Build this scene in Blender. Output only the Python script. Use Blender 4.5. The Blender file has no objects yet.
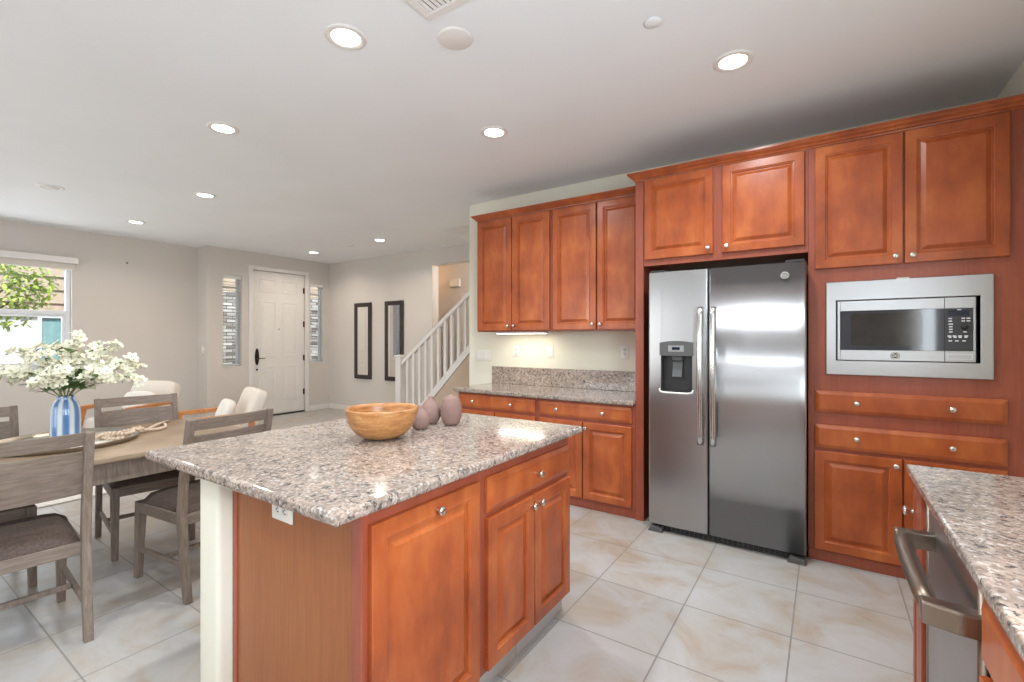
import bpy, bmesh, math, random
from mathutils import Vector, Matrix
random.seed(7)
PI = math.pi
D = bpy.data
SC = bpy.context.scene
COL = SC.collection

# ------------------------------------------------------------------ camera, world, exposure
H = 2.82                      # ceiling height
CAM_H = 1.35
cam_d = D.cameras.new('camera')
cam_d.sensor_width = 36.0
cam_d.lens = 467.0 / 1024.0 * 36.0
cam_d.shift_y = -2.0 / 1024.0
cam_d.clip_start = 0.02
cam = D.objects.new('camera', cam_d)
COL.objects.link(cam)
cam.location = (0, 0, CAM_H)
cam.rotation_euler = (PI / 2, 0, math.radians(33.83))
SC.camera = cam

SC.view_settings.view_transform = 'Standard'
SC.view_settings.look = 'None'
SC.view_settings.gamma = 1.0
SC.view_settings.use_curve_mapping = False
SC.view_settings.exposure = 0.42

world = D.worlds.new('world')
SC.world = world
world.use_nodes = True
wn = world.node_tree
wn.nodes.clear()
w_out = wn.nodes.new('ShaderNodeOutputWorld')
w_bg = wn.nodes.new('ShaderNodeBackground')
w_sky = wn.nodes.new('ShaderNodeTexSky')
w_sky.sky_type = 'NISHITA'
w_sky.sun_disc = False
w_sky.sun_elevation = math.radians(58)
w_sky.sun_rotation = math.radians(90)
w_bg.inputs['Strength'].default_value = 0.22
wn.links.new(w_sky.outputs[0], w_bg.inputs[0])
wn.links.new(w_bg.outputs[0], w_out.inputs[0])


def area_light(name, loc, rot, sx, sy, power, color):
    l = D.lights.new(name, 'AREA')
    l.shape = 'RECTANGLE'
    l.size, l.size_y = sx, sy
    l.energy = power
    l.color = color
    o = D.objects.new(name, l)
    COL.objects.link(o)
    o.location = loc
    o.rotation_euler = rot
    return o


sun_d = D.lights.new('sun', 'SUN')
sun_d.energy = 4.5
sun_d.angle = math.radians(0.6)
sun_d.color = (1.0, 0.95, 0.88)
sun_o = D.objects.new('sun', sun_d)
COL.objects.link(sun_o)
sun_o.rotation_euler = (math.radians(10), math.radians(36), 0)   # comes from high on the +X side

REAR = -3.0                   # unseen rear wall behind the camera, with an opening added for fill light
# fill light added at the rear opening; daylight through the sink and left windows
area_light('rear_fill_light', (-4.75, REAR - 0.08, 1.2), (PI / 2, 0, 0), 2.4, 2.2, 48, (0.95, 0.97, 1.0))
area_light('sink_window_daylight', (0.95, 0.15, 1.65), (PI / 2, 0, PI / 2), 1.4, 1.15, 58, (0.82, 0.91, 1.0))
area_light('dining_window_daylight', (-8.52, 1.12, 1.6), (PI / 2, 0, -PI / 2), 1.6, 1.3, 22, (0.95, 0.97, 1.0))
LAMP_W = 8.0                  # each recessed can

# ------------------------------------------------------------------ materials


def new_mat(name):
    m = D.materials.new(name)
    m.use_nodes = True
    nt = m.node_tree
    b = nt.nodes['Principled BSDF']
    return m, nt, b


def N(nt, typ, **kw):
    n = nt.nodes.new(typ)
    for k, v in kw.items():
        if k.startswith('i_'):
            n.inputs[k[2:].replace('_', ' ')].default_value = v
        else:
            setattr(n, k, v)
    return n


def ramp(nt, stops, fac=None):
    r = nt.nodes.new('ShaderNodeValToRGB')
    e = r.color_ramp.elements
    while len(e) < len(stops):
        e.new(0.5)
    for el, (p, c) in zip(e, stops):
        el.position = p
        el.color = (*c, 1)
    if fac is not None:
        nt.links.new(fac, r.inputs[0])
    return r


def coords(nt, scale=(1, 1, 1), loc=(0, 0, 0), kind='Object'):
    tc = nt.nodes.new('ShaderNodeTexCoord')
    mp = nt.nodes.new('ShaderNodeMapping')
    mp.inputs['Scale'].default_value = scale
    mp.inputs['Location'].default_value = loc
    nt.links.new(tc.outputs[kind], mp.inputs[0])
    return mp.outputs[0]


def bump(nt, b, height, strength=0.2, dist=0.01):
    bm_ = nt.nodes.new('ShaderNodeBump')
    bm_.inputs['Strength'].default_value = strength
    bm_.inputs['Distance'].default_value = dist
    nt.links.new(height, bm_.inputs['Height'])
    nt.links.new(bm_.outputs[0], b.inputs['Normal'])


def plain(name, col, rough=0.5, metal=0.0, var=0.06, scale=8.0, coat=0.0, spec=0.5):
    m, nt, b = new_mat(name)
    n = N(nt, 'ShaderNodeTexNoise')
    n.inputs['Scale'].default_value = scale
    n.inputs['Detail'].default_value = 3
    nt.links.new(coords(nt), n.inputs['Vector'])
    r = ramp(nt, [(0.3, tuple(c * (1 - var) for c in col)), (0.7, tuple(min(1, c * (1 + var)) for c in col))], n.outputs[0])
    nt.links.new(r.outputs[0], b.inputs['Base Color'])
    b.inputs['Roughness'].default_value = rough
    b.inputs['Metallic'].default_value = metal
    b.inputs['Coat Weight'].default_value = coat
    b.inputs['Specular IOR Level'].default_value = spec
    return m


def wall_paint(name, col, bump_s=0.15):
    m, nt, b = new_mat(name)
    n = N(nt, 'ShaderNodeTexNoise')
    n.inputs['Scale'].default_value = 90
    n.inputs['Detail'].default_value = 2
    nt.links.new(coords(nt), n.inputs['Vector'])
    n2 = N(nt, 'ShaderNodeTexNoise')
    n2.inputs['Scale'].default_value = 1.2
    nt.links.new(coords(nt), n2.inputs['Vector'])
    r = ramp(nt, [(0.3, tuple(c * 0.98 for c in col)), (0.7, tuple(min(1, c * 1.02) for c in col))], n2.outputs[0])
    nt.links.new(r.outputs[0], b.inputs['Base Color'])
    b.inputs['Roughness'].default_value = 0.75
    b.inputs['Specular IOR Level'].default_value = 0.25
    bump(nt, b, n.outputs[0], bump_s, 0.003)
    return m


def wood(name, c0, c1, c2, grain=(9, 9, 0.7), rough=0.32, coat=0.25, blot=0.5, spec=0.5):
    """vertical-grain stained wood: fine streaks over soft blotches"""
    m, nt, b = new_mat(name)
    n1 = N(nt, 'ShaderNodeTexNoise')
    n1.inputs['Scale'].default_value = 6
    n1.inputs['Detail'].default_value = 8
    n1.inputs['Roughness'].default_value = 0.65
    n1.inputs['Distortion'].default_value = 0.4
    nt.links.new(coords(nt, grain), n1.inputs['Vector'])
    n2 = N(nt, 'ShaderNodeTexNoise')
    n2.inputs['Scale'].default_value = 5
    n2.inputs['Detail'].default_value = 3
    nt.links.new(coords(nt, (1, 1, 0.7)), n2.inputs['Vector'])
    mx = N(nt, 'ShaderNodeMix')
    mx.data_type = 'FLOAT'
    mx.inputs[0].default_value = blot
    nt.links.new(n1.outputs[0], mx.inputs[2])
    nt.links.new(n2.outputs[0], mx.inputs[3])
    r = ramp(nt, [(0.30, c0), (0.5, c1), (0.70, c2)], mx.outputs[0])
    nt.links.new(r.outputs[0], b.inputs['Base Color'])
    b.inputs['Roughness'].default_value = rough
    b.inputs['Specular IOR Level'].default_value = spec
    b.inputs['Coat Weight'].default_value = coat
    b.inputs['Coat Roughness'].default_value = 0.18
    bump(nt, b, n1.outputs[0], 0.03, 0.002)
    return m


def granite(name):
    m, nt, b = new_mat(name)
    v = coords(nt)
    v1 = N(nt, 'ShaderNodeTexVoronoi')
    v1.inputs['Scale'].default_value = 120
    nt.links.new(v, v1.inputs['Vector'])
    sep = N(nt, 'ShaderNodeSeparateColor')
    nt.links.new(v1.outputs['Color'], sep.inputs[0])
    base = ramp(nt, [(0.0, (0.225, 0.178, 0.148)), (0.25, (0.31, 0.248, 0.208)), (0.55, (0.375, 0.305, 0.257)), (0.85, (0.43, 0.362, 0.312)), (1.0, (0.54, 0.51, 0.48))], sep.outputs[0])
    n1 = N(nt, 'ShaderNodeTexNoise')
    n1.inputs['Scale'].default_value = 44
    n1.inputs['Detail'].default_value = 6
    n1.inputs['Roughness'].default_value = 0.7
    n1.inputs['Distortion'].default_value = 0.6
    nt.links.new(v, n1.inputs['Vector'])
    dark = ramp(nt, [(0.40, (1, 1, 1)), (0.455, (0, 0, 0))], n1.outputs[0])
    n3 = N(nt, 'ShaderNodeTexNoise')
    n3.inputs['Scale'].default_value = 14
    n3.inputs['Detail'].default_value = 5
    nt.links.new(v, n3.inputs['Vector'])
    warm = ramp(nt, [(0.4, (0.86, 0.84, 0.83)), (0.6, (1.06, 1.02, 0.98))], n3.outputs[0])
    mul = N(nt, 'ShaderNodeMix', data_type='RGBA', blend_type='MULTIPLY')
    mul.inputs[0].default_value = 1.0
    nt.links.new(base.outputs[0], mul.inputs[6])
    nt.links.new(warm.outputs[0], mul.inputs[7])
    v2 = N(nt, 'ShaderNodeTexVoronoi')
    v2.inputs['Scale'].default_value = 160
    nt.links.new(v, v2.inputs['Vector'])
    sep2 = N(nt, 'ShaderNodeSeparateColor')
    nt.links.new(v2.outputs['Color'], sep2.inputs[0])
    dcol = ramp(nt, [(0.0, (0.04, 0.038, 0.037)), (0.5, (0.10, 0.085, 0.077)), (1.0, (0.21, 0.185, 0.165))], sep2.outputs[1])
    mx = N(nt, 'ShaderNodeMix', data_type='RGBA')
    nt.links.new(dark.outputs[0], mx.inputs[0])
    nt.links.new(mul.outputs[2], mx.inputs[6])
    nt.links.new(dcol.outputs[0], mx.inputs[7])
    nt.links.new(mx.outputs[2], b.inputs['Base Color'])
    b.inputs['Roughness'].default_value = 0.10
    b.inputs['Specular IOR Level'].default_value = 0.6
    return m


def tile_floor(name):
    m, nt, b = new_mat(name)
    T = 0.4665
    v = coords(nt, (1 / T, 1 / T, 1 / T), (0.1275 / T + 20, -1.991 / T + 20, 0))
    br = N(nt, 'ShaderNodeTexBrick')
    br.offset = 0.0
    br.squash = 1.0
    br.inputs['Color1'].default_value = (0.40, 0.40, 0.40, 1)
    br.inputs['Color2'].default_value = (0.62, 0.62, 0.62, 1)
    br.inputs['Mortar'].default_value = (0, 0, 0, 1)
    br.inputs['Scale'].default_value = 1.0
    br.inputs['Mortar Size'].default_value = 0.008
    br.inputs['Mortar Smooth'].default_value = 0.2
    br.inputs['Bias'].default_value = 0.0
    br.inputs['Brick Width'].default_value = 1.0
    br.inputs['Row Height'].default_value = 1.0
    nt.links.new(v, br.inputs['Vector'])
    n = N(nt, 'ShaderNodeTexNoise')
    n.inputs['Scale'].default_value = 3.2
    n.inputs['Detail'].default_value = 9
    n.inputs['Roughness'].default_value = 0.62
    n.inputs['Distortion'].default_value = 0.8
    nt.links.new(coords(nt), n.inputs['Vector'])
    mx = N(nt, 'ShaderNodeMix', data_type='FLOAT')
    mx.inputs[0].default_value = 0.3
    sep = N(nt, 'ShaderNodeSeparateColor')
    nt.links.new(br.outputs['Color'], sep.inputs[0])
    nt.links.new(n.outputs[0], mx.inputs[2])
    nt.links.new(sep.outputs[0], mx.inputs[3])
    r = ramp(nt, [(0.28, (0.32, 0.212, 0.138)), (0.40, (0.385, 0.318, 0.255)), (0.51, (0.425, 0.40, 0.375)), (0.66, (0.46, 0.452, 0.45))], mx.outputs[0])
    grout = N(nt, 'ShaderNodeMix', data_type='RGBA')
    nt.links.new(br.outputs['Fac'], grout.inputs[0])
    nt.links.new(r.outputs[0], grout.inputs[6])
    grout.inputs[7].default_value = (0.25, 0.23, 0.21, 1)
    nt.links.new(grout.outputs[2], b.inputs['Base Color'])
    b.inputs['Roughness'].default_value = 0.36
    b.inputs['Specular IOR Level'].default_value = 0.4
    inv = N(nt, 'ShaderNodeMath', operation='SUBTRACT')
    inv.inputs[0].default_value = 1.0
    nt.links.new(br.outputs['Fac'], inv.inputs[1])
    bump(nt, b, inv.outputs[0], 0.3, 0.004)
    return m


def steel(name, col=(0.46, 0.46, 0.47), rough=0.30, streak=(2, 2, 260)):
    m, nt, b = new_mat(name)
    n = N(nt, 'ShaderNodeTexNoise')
    n.inputs['Scale'].default_value = 3
    n.inputs['Detail'].default_value = 5
    nt.links.new(coords(nt, streak), n.inputs['Vector'])
    r = ramp(nt, [(0.3, tuple(c * 0.99 for c in col)), (0.7, tuple(c * 1.01 for c in col))], n.outputs[0])
    nt.links.new(r.outputs[0], b.inputs['Base Color'])
    rr = ramp(nt, [(0.3, (rough * 0.98,) * 3), (0.7, (rough * 1.02,) * 3)], n.outputs[0])
    nt.links.new(rr.outputs[0], b.inputs['Roughness'])
    b.inputs['Metallic'].default_value = 1.0
    # brushed grain: highlights spread along the object's own x axis
    b.inputs['Anisotropic'].default_value = 0.8
    cv = N(nt, 'ShaderNodeCombineXYZ')
    cv.inputs[0].default_value = 1.0
    vt = N(nt, 'ShaderNodeVectorTransform', vector_type='VECTOR', convert_from='OBJECT', convert_to='WORLD')
    nt.links.new(cv.outputs[0], vt.inputs[0])
    nt.links.new(vt.outputs[0], b.inputs['Tangent'])
    return m


def emit(name, col, strength):
    m, nt, b = new_mat(name)
    b.inputs['Base Color'].default_value = (*col, 1)
    b.inputs['Emission Color'].default_value = (*col, 1)
    b.inputs['Emission Strength'].default_value = strength
    return m


def pane_glass(name, tint=(0.94, 0.97, 0.97)):
    m = D.materials.new(name)
    m.use_nodes = True
    nt = m.node_tree
    nt.nodes.clear()
    o = nt.nodes.new('ShaderNodeOutputMaterial')
    t = nt.nodes.new('ShaderNodeBsdfTransparent')
    t.inputs[0].default_value = (*tint, 1)
    g = nt.nodes.new('ShaderNodeBsdfGlossy')
    g.inputs['Roughness'].default_value = 0.02
    mx = nt.nodes.new('ShaderNodeMixShader')
    mx.inputs[0].default_value = 0.06
    nt.links.new(t.outputs[0], mx.inputs[1])
    nt.links.new(g.outputs[0], mx.inputs[2])
    nt.links.new(mx.outputs[0], o.inputs[0])
    return m


M = {}
M['wall'] = wall_paint('wall_paint', (0.65, 0.605, 0.56))
M['kwall'] = wall_paint('kitchen_wall_paint', (0.77, 0.74, 0.625))
M['tanwall'] = wall_paint('tan_understair_wall', (0.54, 0.42, 0.32))  # understair wall in a tan tone, darker than the other walls
M['ceiling'] = wall_paint('ceiling_paint', (0.86, 0.88, 0.90), 0.2)
M['trim'] = plain('white_trim_paint', (0.78, 0.75, 0.72), 0.35, var=0.015)
M['door'] = plain('white_door_paint', (0.78, 0.75, 0.71), 0.4, var=0.015)
M['floor'] = tile_floor('stone_tile')
M['cherry'] = wood('cherry_wood', (0.225, 0.046, 0.013), (0.375, 0.081, 0.020), (0.51, 0.142, 0.037), grain=(4, 4, 1.2), rough=0.32, coat=0.10, blot=0.68, spec=0.45)
M['frame'] = wood('cherry_face_frame', (0.23, 0.050, 0.024), (0.30, 0.070, 0.034), (0.36, 0.092, 0.045), rough=0.36, coat=0.1, blot=0.35)
M['granite'] = granite('speckled_granite')
M['steel'] = steel('brushed_stainless')
M['steel_h'] = steel('polished_handle_steel', (0.66, 0.66, 0.66), 0.2, (60, 60, 3))
M['nickel'] = plain('satin_nickel', (0.72, 0.68, 0.62), 0.25, 1.0, var=0.03)
M['steel_warm_refl'] = plain('warm_reflection_steel', (0.30, 0.24, 0.19), 0.33, 1.0, var=0.05)  # stainless steel with warm room reflections put into its base colour
M['black'] = plain('black_plastic', (0.012, 0.012, 0.013), 0.4, var=0.1)
M['dgrey'] = plain('dark_grey_plastic', (0.035, 0.035, 0.035), 0.38, var=0.08)
M['mgrey'] = plain('mid_grey_plastic', (0.10, 0.10, 0.098), 0.35, var=0.05)
M['lgrey'] = plain('light_grey_plastic', (0.30, 0.30, 0.295), 0.4, var=0.05)
M['cavity'] = plain('shadow_gap_black', (0.01, 0.01, 0.01), 0.7, var=0.1)
M['ovenglass'] = plain('smoked_oven_glass', (0.045, 0.047, 0.055), 0.06, var=0.05)
M['ovenwindow'] = plain('oven_window_mesh', (0.035, 0.03, 0.027), 0.10, var=0.2, scale=14)
M['printing'] = plain('panel_printing', (0.72, 0.73, 0.75), 0.5, var=0.02)
M['display'] = plain('blue_black_display', (0.006, 0.012, 0.03), 0.1, var=0.1)
M['plate'] = plain('white_plate_plastic', (0.80, 0.78, 0.72), 0.35, var=0.01)
M['slot'] = plain('slot_dark', (0.03, 0.028, 0.026), 0.6, var=0.1)
M['lens'] = emit('lamp_lens', (1.0, 0.95, 0.87), 9.0)
M['strip'] = emit('undercabinet_lens', (1.0, 0.95, 0.82), 5.0)
M['unlit'] = plain('unlit_lens', (0.62, 0.62, 0.60), 0.4, var=0.02)
M['grey_wood'] = wood('weathered_grey_wood', (0.130, 0.096, 0.072), (0.205, 0.156, 0.122), (0.290, 0.232, 0.188), (16, 16, 1.4), 0.55, 0.0, 0.2)
M['rail_wood'] = wood('weathered_grey_rail_wood', (0.130, 0.096, 0.072), (0.205, 0.156, 0.122), (0.290, 0.232, 0.188), (1.4, 16, 16), 0.55, 0.0, 0.2)
M['table_wood'] = wood('weathered_table_wood', (0.19, 0.125, 0.078), (0.29, 0.205, 0.132), (0.38, 0.285, 0.19), (14, 1.0, 9), 0.42, 0.05, 0.3)
M['seat_fabric'] = plain('dark_brown_seat_fabric', (0.085, 0.058, 0.045), 0.8, var=0.35, scale=120)
M['cream'] = plain('cream_upholstery', (0.74, 0.68, 0.61), 0.9, var=0.04, scale=60)
M['pillow'] = plain('white_pillow_cotton', (0.80, 0.76, 0.70), 0.9, var=0.03, scale=60)
M['orange_wood'] = wood('honey_oak', (0.34, 0.12, 0.03), (0.50, 0.20, 0.06), (0.60, 0.27, 0.09), (6, 6, 6), 0.4, 0.1, 0.4)
M['bowl'] = wood('olive_wood', (0.20, 0.068, 0.017), (0.42, 0.185, 0.060), (0.60, 0.33, 0.13), (3, 3, 11), 0.35, 0.1, 0.3)
M['clay'] = plain('taupe_matte_clay', (0.25, 0.150, 0.125), 0.75, var=0.08, scale=30)
M['bead'] = plain('bare_wood_bead', (0.62, 0.48, 0.36), 0.6, var=0.08, scale=20)
M['tray'] = plain('white_tray_enamel', (0.72, 0.68, 0.60), 0.3, var=0.05)
M['tray_rim'] = plain('dull_pewter_rim', (0.45, 0.40, 0.34), 0.35, 1.0, var=0.06)
M['petal'] = plain('cream_white_petal', (0.84, 0.82, 0.66), 0.6, var=0.08, scale=40)
M['pollen'] = plain('green_yellow_flower_eye', (0.42, 0.40, 0.10), 0.7, var=0.1)
M['leaf'] = plain('mid_green_leaf', (0.10, 0.19, 0.04), 0.45, var=0.3, scale=30)
M['stem'] = plain('green_brown_stem', (0.20, 0.22, 0.09), 0.6, var=0.2)
M['rug'] = plain('ivory_rug_pile', (0.80, 0.77, 0.72), 0.95, var=0.05, scale=80)
M['mirror_frame'] = plain('espresso_mirror_frame', (0.035, 0.024, 0.019), 0.4, var=0.2)
M['mirror'] = plain('silvered_mirror', (0.88, 0.86, 0.83), 0.02, 1.0, var=0.005)
M['dark_metal'] = plain('dark_bronze_hardware', (0.030, 0.022, 0.018), 0.35, 0.7, var=0.1)
M['tread'] = plain('tan_stair_carpet', (0.36, 0.23, 0.14), 0.9, var=0.08, scale=60)
M['glass'] = pane_glass('window_pane')
M['vinyl'] = plain('white_vinyl_frame', (0.76, 0.78, 0.80), 0.35, var=0.01)
M['shade'] = plain('roller_shade_fabric', (0.66, 0.62, 0.56), 0.8, var=0.03)
M['blind'] = plain('white_blind_slat', (0.80, 0.79, 0.77), 0.5, var=0.01)
M['stucco'] = wall_paint('pale_stucco', (0.78, 0.76, 0.72))
M['siding'] = plain('tan_lap_siding', (0.52, 0.40, 0.29), 0.7, var=0.08)
M['eave'] = plain('brown_eave_board', (0.22, 0.15, 0.10), 0.7, var=0.1)
M['bark'] = plain('grey_brown_bark', (0.16, 0.12, 0.09), 0.8, var=0.2)
M['tree_leaf'] = plain('sunlit_yellow_green_leaf', (0.46, 0.58, 0.11), 0.5, var=0.35, scale=9)
M['soil'] = plain('garden_ground', (0.42, 0.38, 0.32), 0.9, var=0.15)
M['aqua_glass'] = plain('neighbour_window_glass', (0.25, 0.42, 0.42), 0.1, var=0.1)
M['hall_lamp'] = emit('warm_hall_lamp_glass', (1.0, 0.55, 0.20), 2.0)


def ribbed_glass():
    """striped blue / white glazed glass; stripes run down the flutes round the axis"""
    m, nt, b = new_mat('blue_white_ribbed_glass')
    tc = nt.nodes.new('ShaderNodeTexCoord')
    sp = nt.nodes.new('ShaderNodeSeparateXYZ')
    nt.links.new(tc.outputs['Object'], sp.inputs[0])
    at = N(nt, 'ShaderNodeMath', operation='ARCTAN2')
    nt.links.new(sp.outputs[1], at.inputs[0])
    nt.links.new(sp.outputs[0], at.inputs[1])
    mu = N(nt, 'ShaderNodeMath', operation='MULTIPLY')
    mu.inputs[1].default_value = 8.0
    nt.links.new(at.outputs[0], mu.inputs[0])
    sn = N(nt, 'ShaderNodeMath', operation='SINE')
    nt.links.new(mu.outputs[0], sn.inputs[0])
    hf = N(nt, 'ShaderNodeMath', operation='MULTIPLY_ADD')
    hf.inputs[1].default_value = 0.5
    hf.inputs[2].default_value = 0.5
    nt.links.new(sn.outputs[0], hf.inputs[0])
    r = ramp(nt, [(0.25, (0.13, 0.27, 0.52)), (0.55, (0.30, 0.46, 0.70)), (0.8, (0.78, 0.83, 0.86))], hf.outputs[0])
    nt.links.new(r.outputs[0], b.inputs['Base Color'])
    b.inputs['Roughness'].default_value = 0.08
    b.inputs['Transmission Weight'].default_value = 0.25
    b.inputs['Coat Weight'].default_value = 0.5
    return m


M['vase'] = ribbed_glass()


def stone_veneer():
    m, nt, b = new_mat('ledger_stone')
    tc = nt.nodes.new('ShaderNodeTexCoord')
    sp = nt.nodes.new('ShaderNodeSeparateXYZ')
    nt.links.new(tc.outputs['Object'], sp.inputs[0])
    cb = nt.nodes.new('ShaderNodeCombineXYZ')
    nt.links.new(sp.outputs[1], cb.inputs[0])
    nt.links.new(sp.outputs[2], cb.inputs[1])
    br = N(nt, 'ShaderNodeTexBrick')
    br.offset = 0.37
    br.inputs['Color1'].default_value = (0.72, 0.69, 0.64, 1)
    br.inputs['Color2'].default_value = (0.10, 0.075, 0.06, 1)
    br.inputs['Mortar'].default_value = (0.05, 0.045, 0.04, 1)
    br.inputs['Scale'].default_value = 1.0
    br.inputs['Mortar Size'].default_value = 0.008
    br.inputs['Brick Width'].default_value = 0.21
    br.inputs['Row Height'].default_value = 0.075
    nt.links.new(cb.outputs[0], br.inputs['Vector'])
    nt.links.new(br.outputs[0], b.inputs['Base Color'])
    b.inputs['Roughness'].default_value = 0.85
    return m


M['stone'] = stone_veneer()

# ------------------------------------------------------------------ mesh helpers


def merge(bm, tmp, mi=0, smooth=False):
    vmap = {}
    for v in tmp.verts:
        vmap[v] = bm.verts.new(v.co)
    for f in tmp.faces:
        try:
            nf = bm.faces.new([vmap[v] for v in f.verts])
            nf.material_index = mi
            nf.smooth = smooth or f.smooth
        except ValueError:
            pass
    tmp.free()


def box(bm, x0, x1, y0, y1, z0, z1, bev=0.0, seg=1, mi=0, mat=None):
    t = bmesh.new()
    bmesh.ops.create_cube(t, size=1.0)
    for v in t.verts:
        v.co = Vector(((x0 + x1) / 2 + v.co.x * (x1 - x0), (y0 + y1) / 2 + v.co.y * (y1 - y0), (z0 + z1) / 2 + v.co.z * (z1 - z0)))
    if bev > 0:
        bev = min(bev, 0.49 * min(abs(x1 - x0), abs(y1 - y0), abs(z1 - z0)))
        bmesh.ops.bevel(t, geom=list(t.edges), offset=bev, segments=seg, profile=0.5, affect='EDGES')
        if seg > 1:
            for f in t.faces:
                f.smooth = True
    if mat is not None:
        t.transform(mat)
    merge(bm, t, mi)


def lathe(bm, prof, seg=24, mat=None, mi=0, smooth=True, cap0=True, cap1=True):
    """prof: list of (r, z) about the Z axis"""
    t = bmesh.new()
    rings = []
    for r, z in prof:
        if r < 1e-6:
            rings.append([t.verts.new((0, 0, z))])
        else:
            rings.append([t.verts.new((r * math.cos(2 * PI * k / seg), r * math.sin(2 * PI * k / seg), z)) for k in range(seg)])
    for a, b in zip(rings[:-1], rings[1:]):
        for k in range(seg):
            k2 = (k + 1) % seg
            if len(a) == 1 and len(b) == 1:
                continue
            if len(a) == 1:
                f = t.faces.new((a[0], b[k2], b[k]))
            elif len(b) == 1:
                f = t.faces.new((a[k], a[k2], b[0]))
            else:
                f = t.faces.new((a[k], a[k2], b[k2], b[k]))
            f.smooth = smooth
    if cap0 and len(rings[0]) > 1:
        t.faces.new(list(reversed(rings[0])))
    if cap1 and len(rings[-1]) > 1:
        t.faces.new(rings[-1])
    if mat is not None:
        t.transform(mat)
    merge(bm, t, mi)


def tube(bm, pts, rad, seg=10, mi=0, flat=1.0):
    """round tube along a polyline; rad a number or a list"""
    pts = [Vector(p) for p in pts]
    n = len(pts)
    rads = rad if isinstance(rad, (list, tuple)) else [rad] * n
    t = bmesh.new()
    up = Vector((0, 0, 1))
    rings = []
    for i, p in enumerate(pts):
        d = (pts[min(i + 1, n - 1)] - pts[max(i - 1, 0)]).normalized()
        ref = up if abs(d.dot(up)) < 0.95 else Vector((0, 1, 0))
        a = d.cross(ref).normalized()
        b = a.cross(d).normalized()
        rings.append([t.verts.new(p + rads[i] * (a * math.cos(2 * PI * k / seg) + b * flat * math.sin(2 * PI * k / seg))) for k in range(seg)])
    for a, b in zip(rings[:-1], rings[1:]):
        for k in range(seg):
            k2 = (k + 1) % seg
            f = t.faces.new((a[k], a[k2], b[k2], b[k]))
            f.smooth = True
    t.faces.new(list(reversed(rings[0])))
    t.faces.new(rings[-1])
    bmesh.ops.recalc_face_normals(t, faces=list(t.faces))
    merge(bm, t, mi)


def prism(bm, poly, axis, a0, a1, mi=0, bev=0.0):
    """extrude a 2-D polygon along an axis ('x','y','z'); poly in the other two axes in order"""
    t = bmesh.new()

    def P(p, a):
        if axis == 'x':
            return (a, p[0], p[1])
        if axis == 'y':
            return (p[0], a, p[1])
        return (p[0], p[1], a)
    A = [t.verts.new(P(p, a0)) for p in poly]
    B = [t.verts.new(P(p, a1)) for p in poly]
    t.faces.new(A)
    t.faces.new(list(reversed(B)))
    n = len(poly)
    for k in range(n):
        t.faces.new((A[k], B[k], B[(k + 1) % n], A[(k + 1) % n]))
    bmesh.ops.recalc_face_normals(t, faces=list(t.faces))
    if bev > 0:
        bmesh.ops.bevel(t, geom=list(t.edges), offset=bev, segments=2, profile=0.5, affect='EDGES')
    merge(bm, t, mi)


def bar(bm, p0, p1, w, d, bev=0.003, w1=None, d1=None, side=(1, 0, 0)):
    """rectangular bar from p0 to p1, w along `side`, d across; may taper"""
    p0, p1 = Vector(p0), Vector(p1)
    z = (p1 - p0).normalized()
    s = Vector(side)
    s = (s - z * s.dot(z)).normalized()
    t_ = z.cross(s)
    w1 = w if w1 is None else w1
    d1 = d if d1 is None else d1
    t = bmesh.new()
    A = [t.verts.new(p0 + s * a * w / 2 + t_ * b * d / 2) for a, b in ((-1, -1), (1, -1), (1, 1), (-1, 1))]
    B = [t.verts.new(p1 + s * a * w1 / 2 + t_ * b * d1 / 2) for a, b in ((-1, -1), (1, -1), (1, 1), (-1, 1))]
    t.faces.new(list(reversed(A)))
    t.faces.new(B)
    for k in range(4):
        t.faces.new((A[k], A[(k + 1) % 4], B[(k + 1) % 4], B[k]))
    bmesh.ops.recalc_face_normals(t, faces=list(t.faces))
    if bev > 0:
        bmesh.ops.bevel(t, geom=list(t.edges), offset=bev, segments=2, profile=0.5, affect='EDGES')
    merge(bm, t)


def obj(name, bm, mats, parent=None, loc=None):
    me = D.meshes.new(name)
    bmesh.ops.recalc_face_normals(bm, faces=list(bm.faces))
    bm.to_mesh(me)
    bm.free()
    if not isinstance(mats, (list, tuple)):
        mats = [mats]
    for m in mats:
        me.materials.append(M[m] if isinstance(m, str) else m)
    o = D.objects.new(name, me)
    COL.objects.link(o)
    if parent is not None:
        o.parent = parent
    if loc is not None:
        o.location = loc
    return o


def tag(o, label, cat, group=None):
    o['label'] = label
    o['category'] = cat
    if group:
        o['group'] = group
    return o


def thing(name, label, cat, loc=(0, 0, 0), rotz=0.0, group=None):
    o = D.objects.new(name, None)
    COL.objects.link(o)
    o.location = loc
    o.rotation_euler = (0, 0, rotz)
    o.empty_display_size = 0.1
    return tag(o, label, cat, group)


def struct(name, bm, mats, parent=None, loc=None):
    o = obj(name, bm, mats, parent, loc)
    if parent is None:
        o['kind'] = 'structure'
    return o


def dup(root, loc, rotz, label, group=None):
    r = root.copy()
    COL.objects.link(r)
    r.location = loc
    r.rotation_euler = (0, 0, rotz)
    r['label'] = label
    if group:
        r['group'] = group
    for ch in list(root.children):
        c = ch.copy()
        COL.objects.link(c)
        c.parent = r
        for g in list(ch.children):
            d = g.copy()
            COL.objects.link(d)
            d.parent = c
    return r


NB = bmesh.new
# ------------------------------------------------------------------ room shell
XR = 0.87          # right wall
YK = 4.0           # wall behind the kitchen cabinets
YM = 5.6           # hall wall with the two mirrors
XD = -8.05         # front-door wall
XW = -8.40         # dining-window wall
XE = -3.25         # free end of the kitchen wall
YJ = 3.42          # jog between window wall and door wall
YH = 6.75          # far wall of the hall behind the stairs

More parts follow.
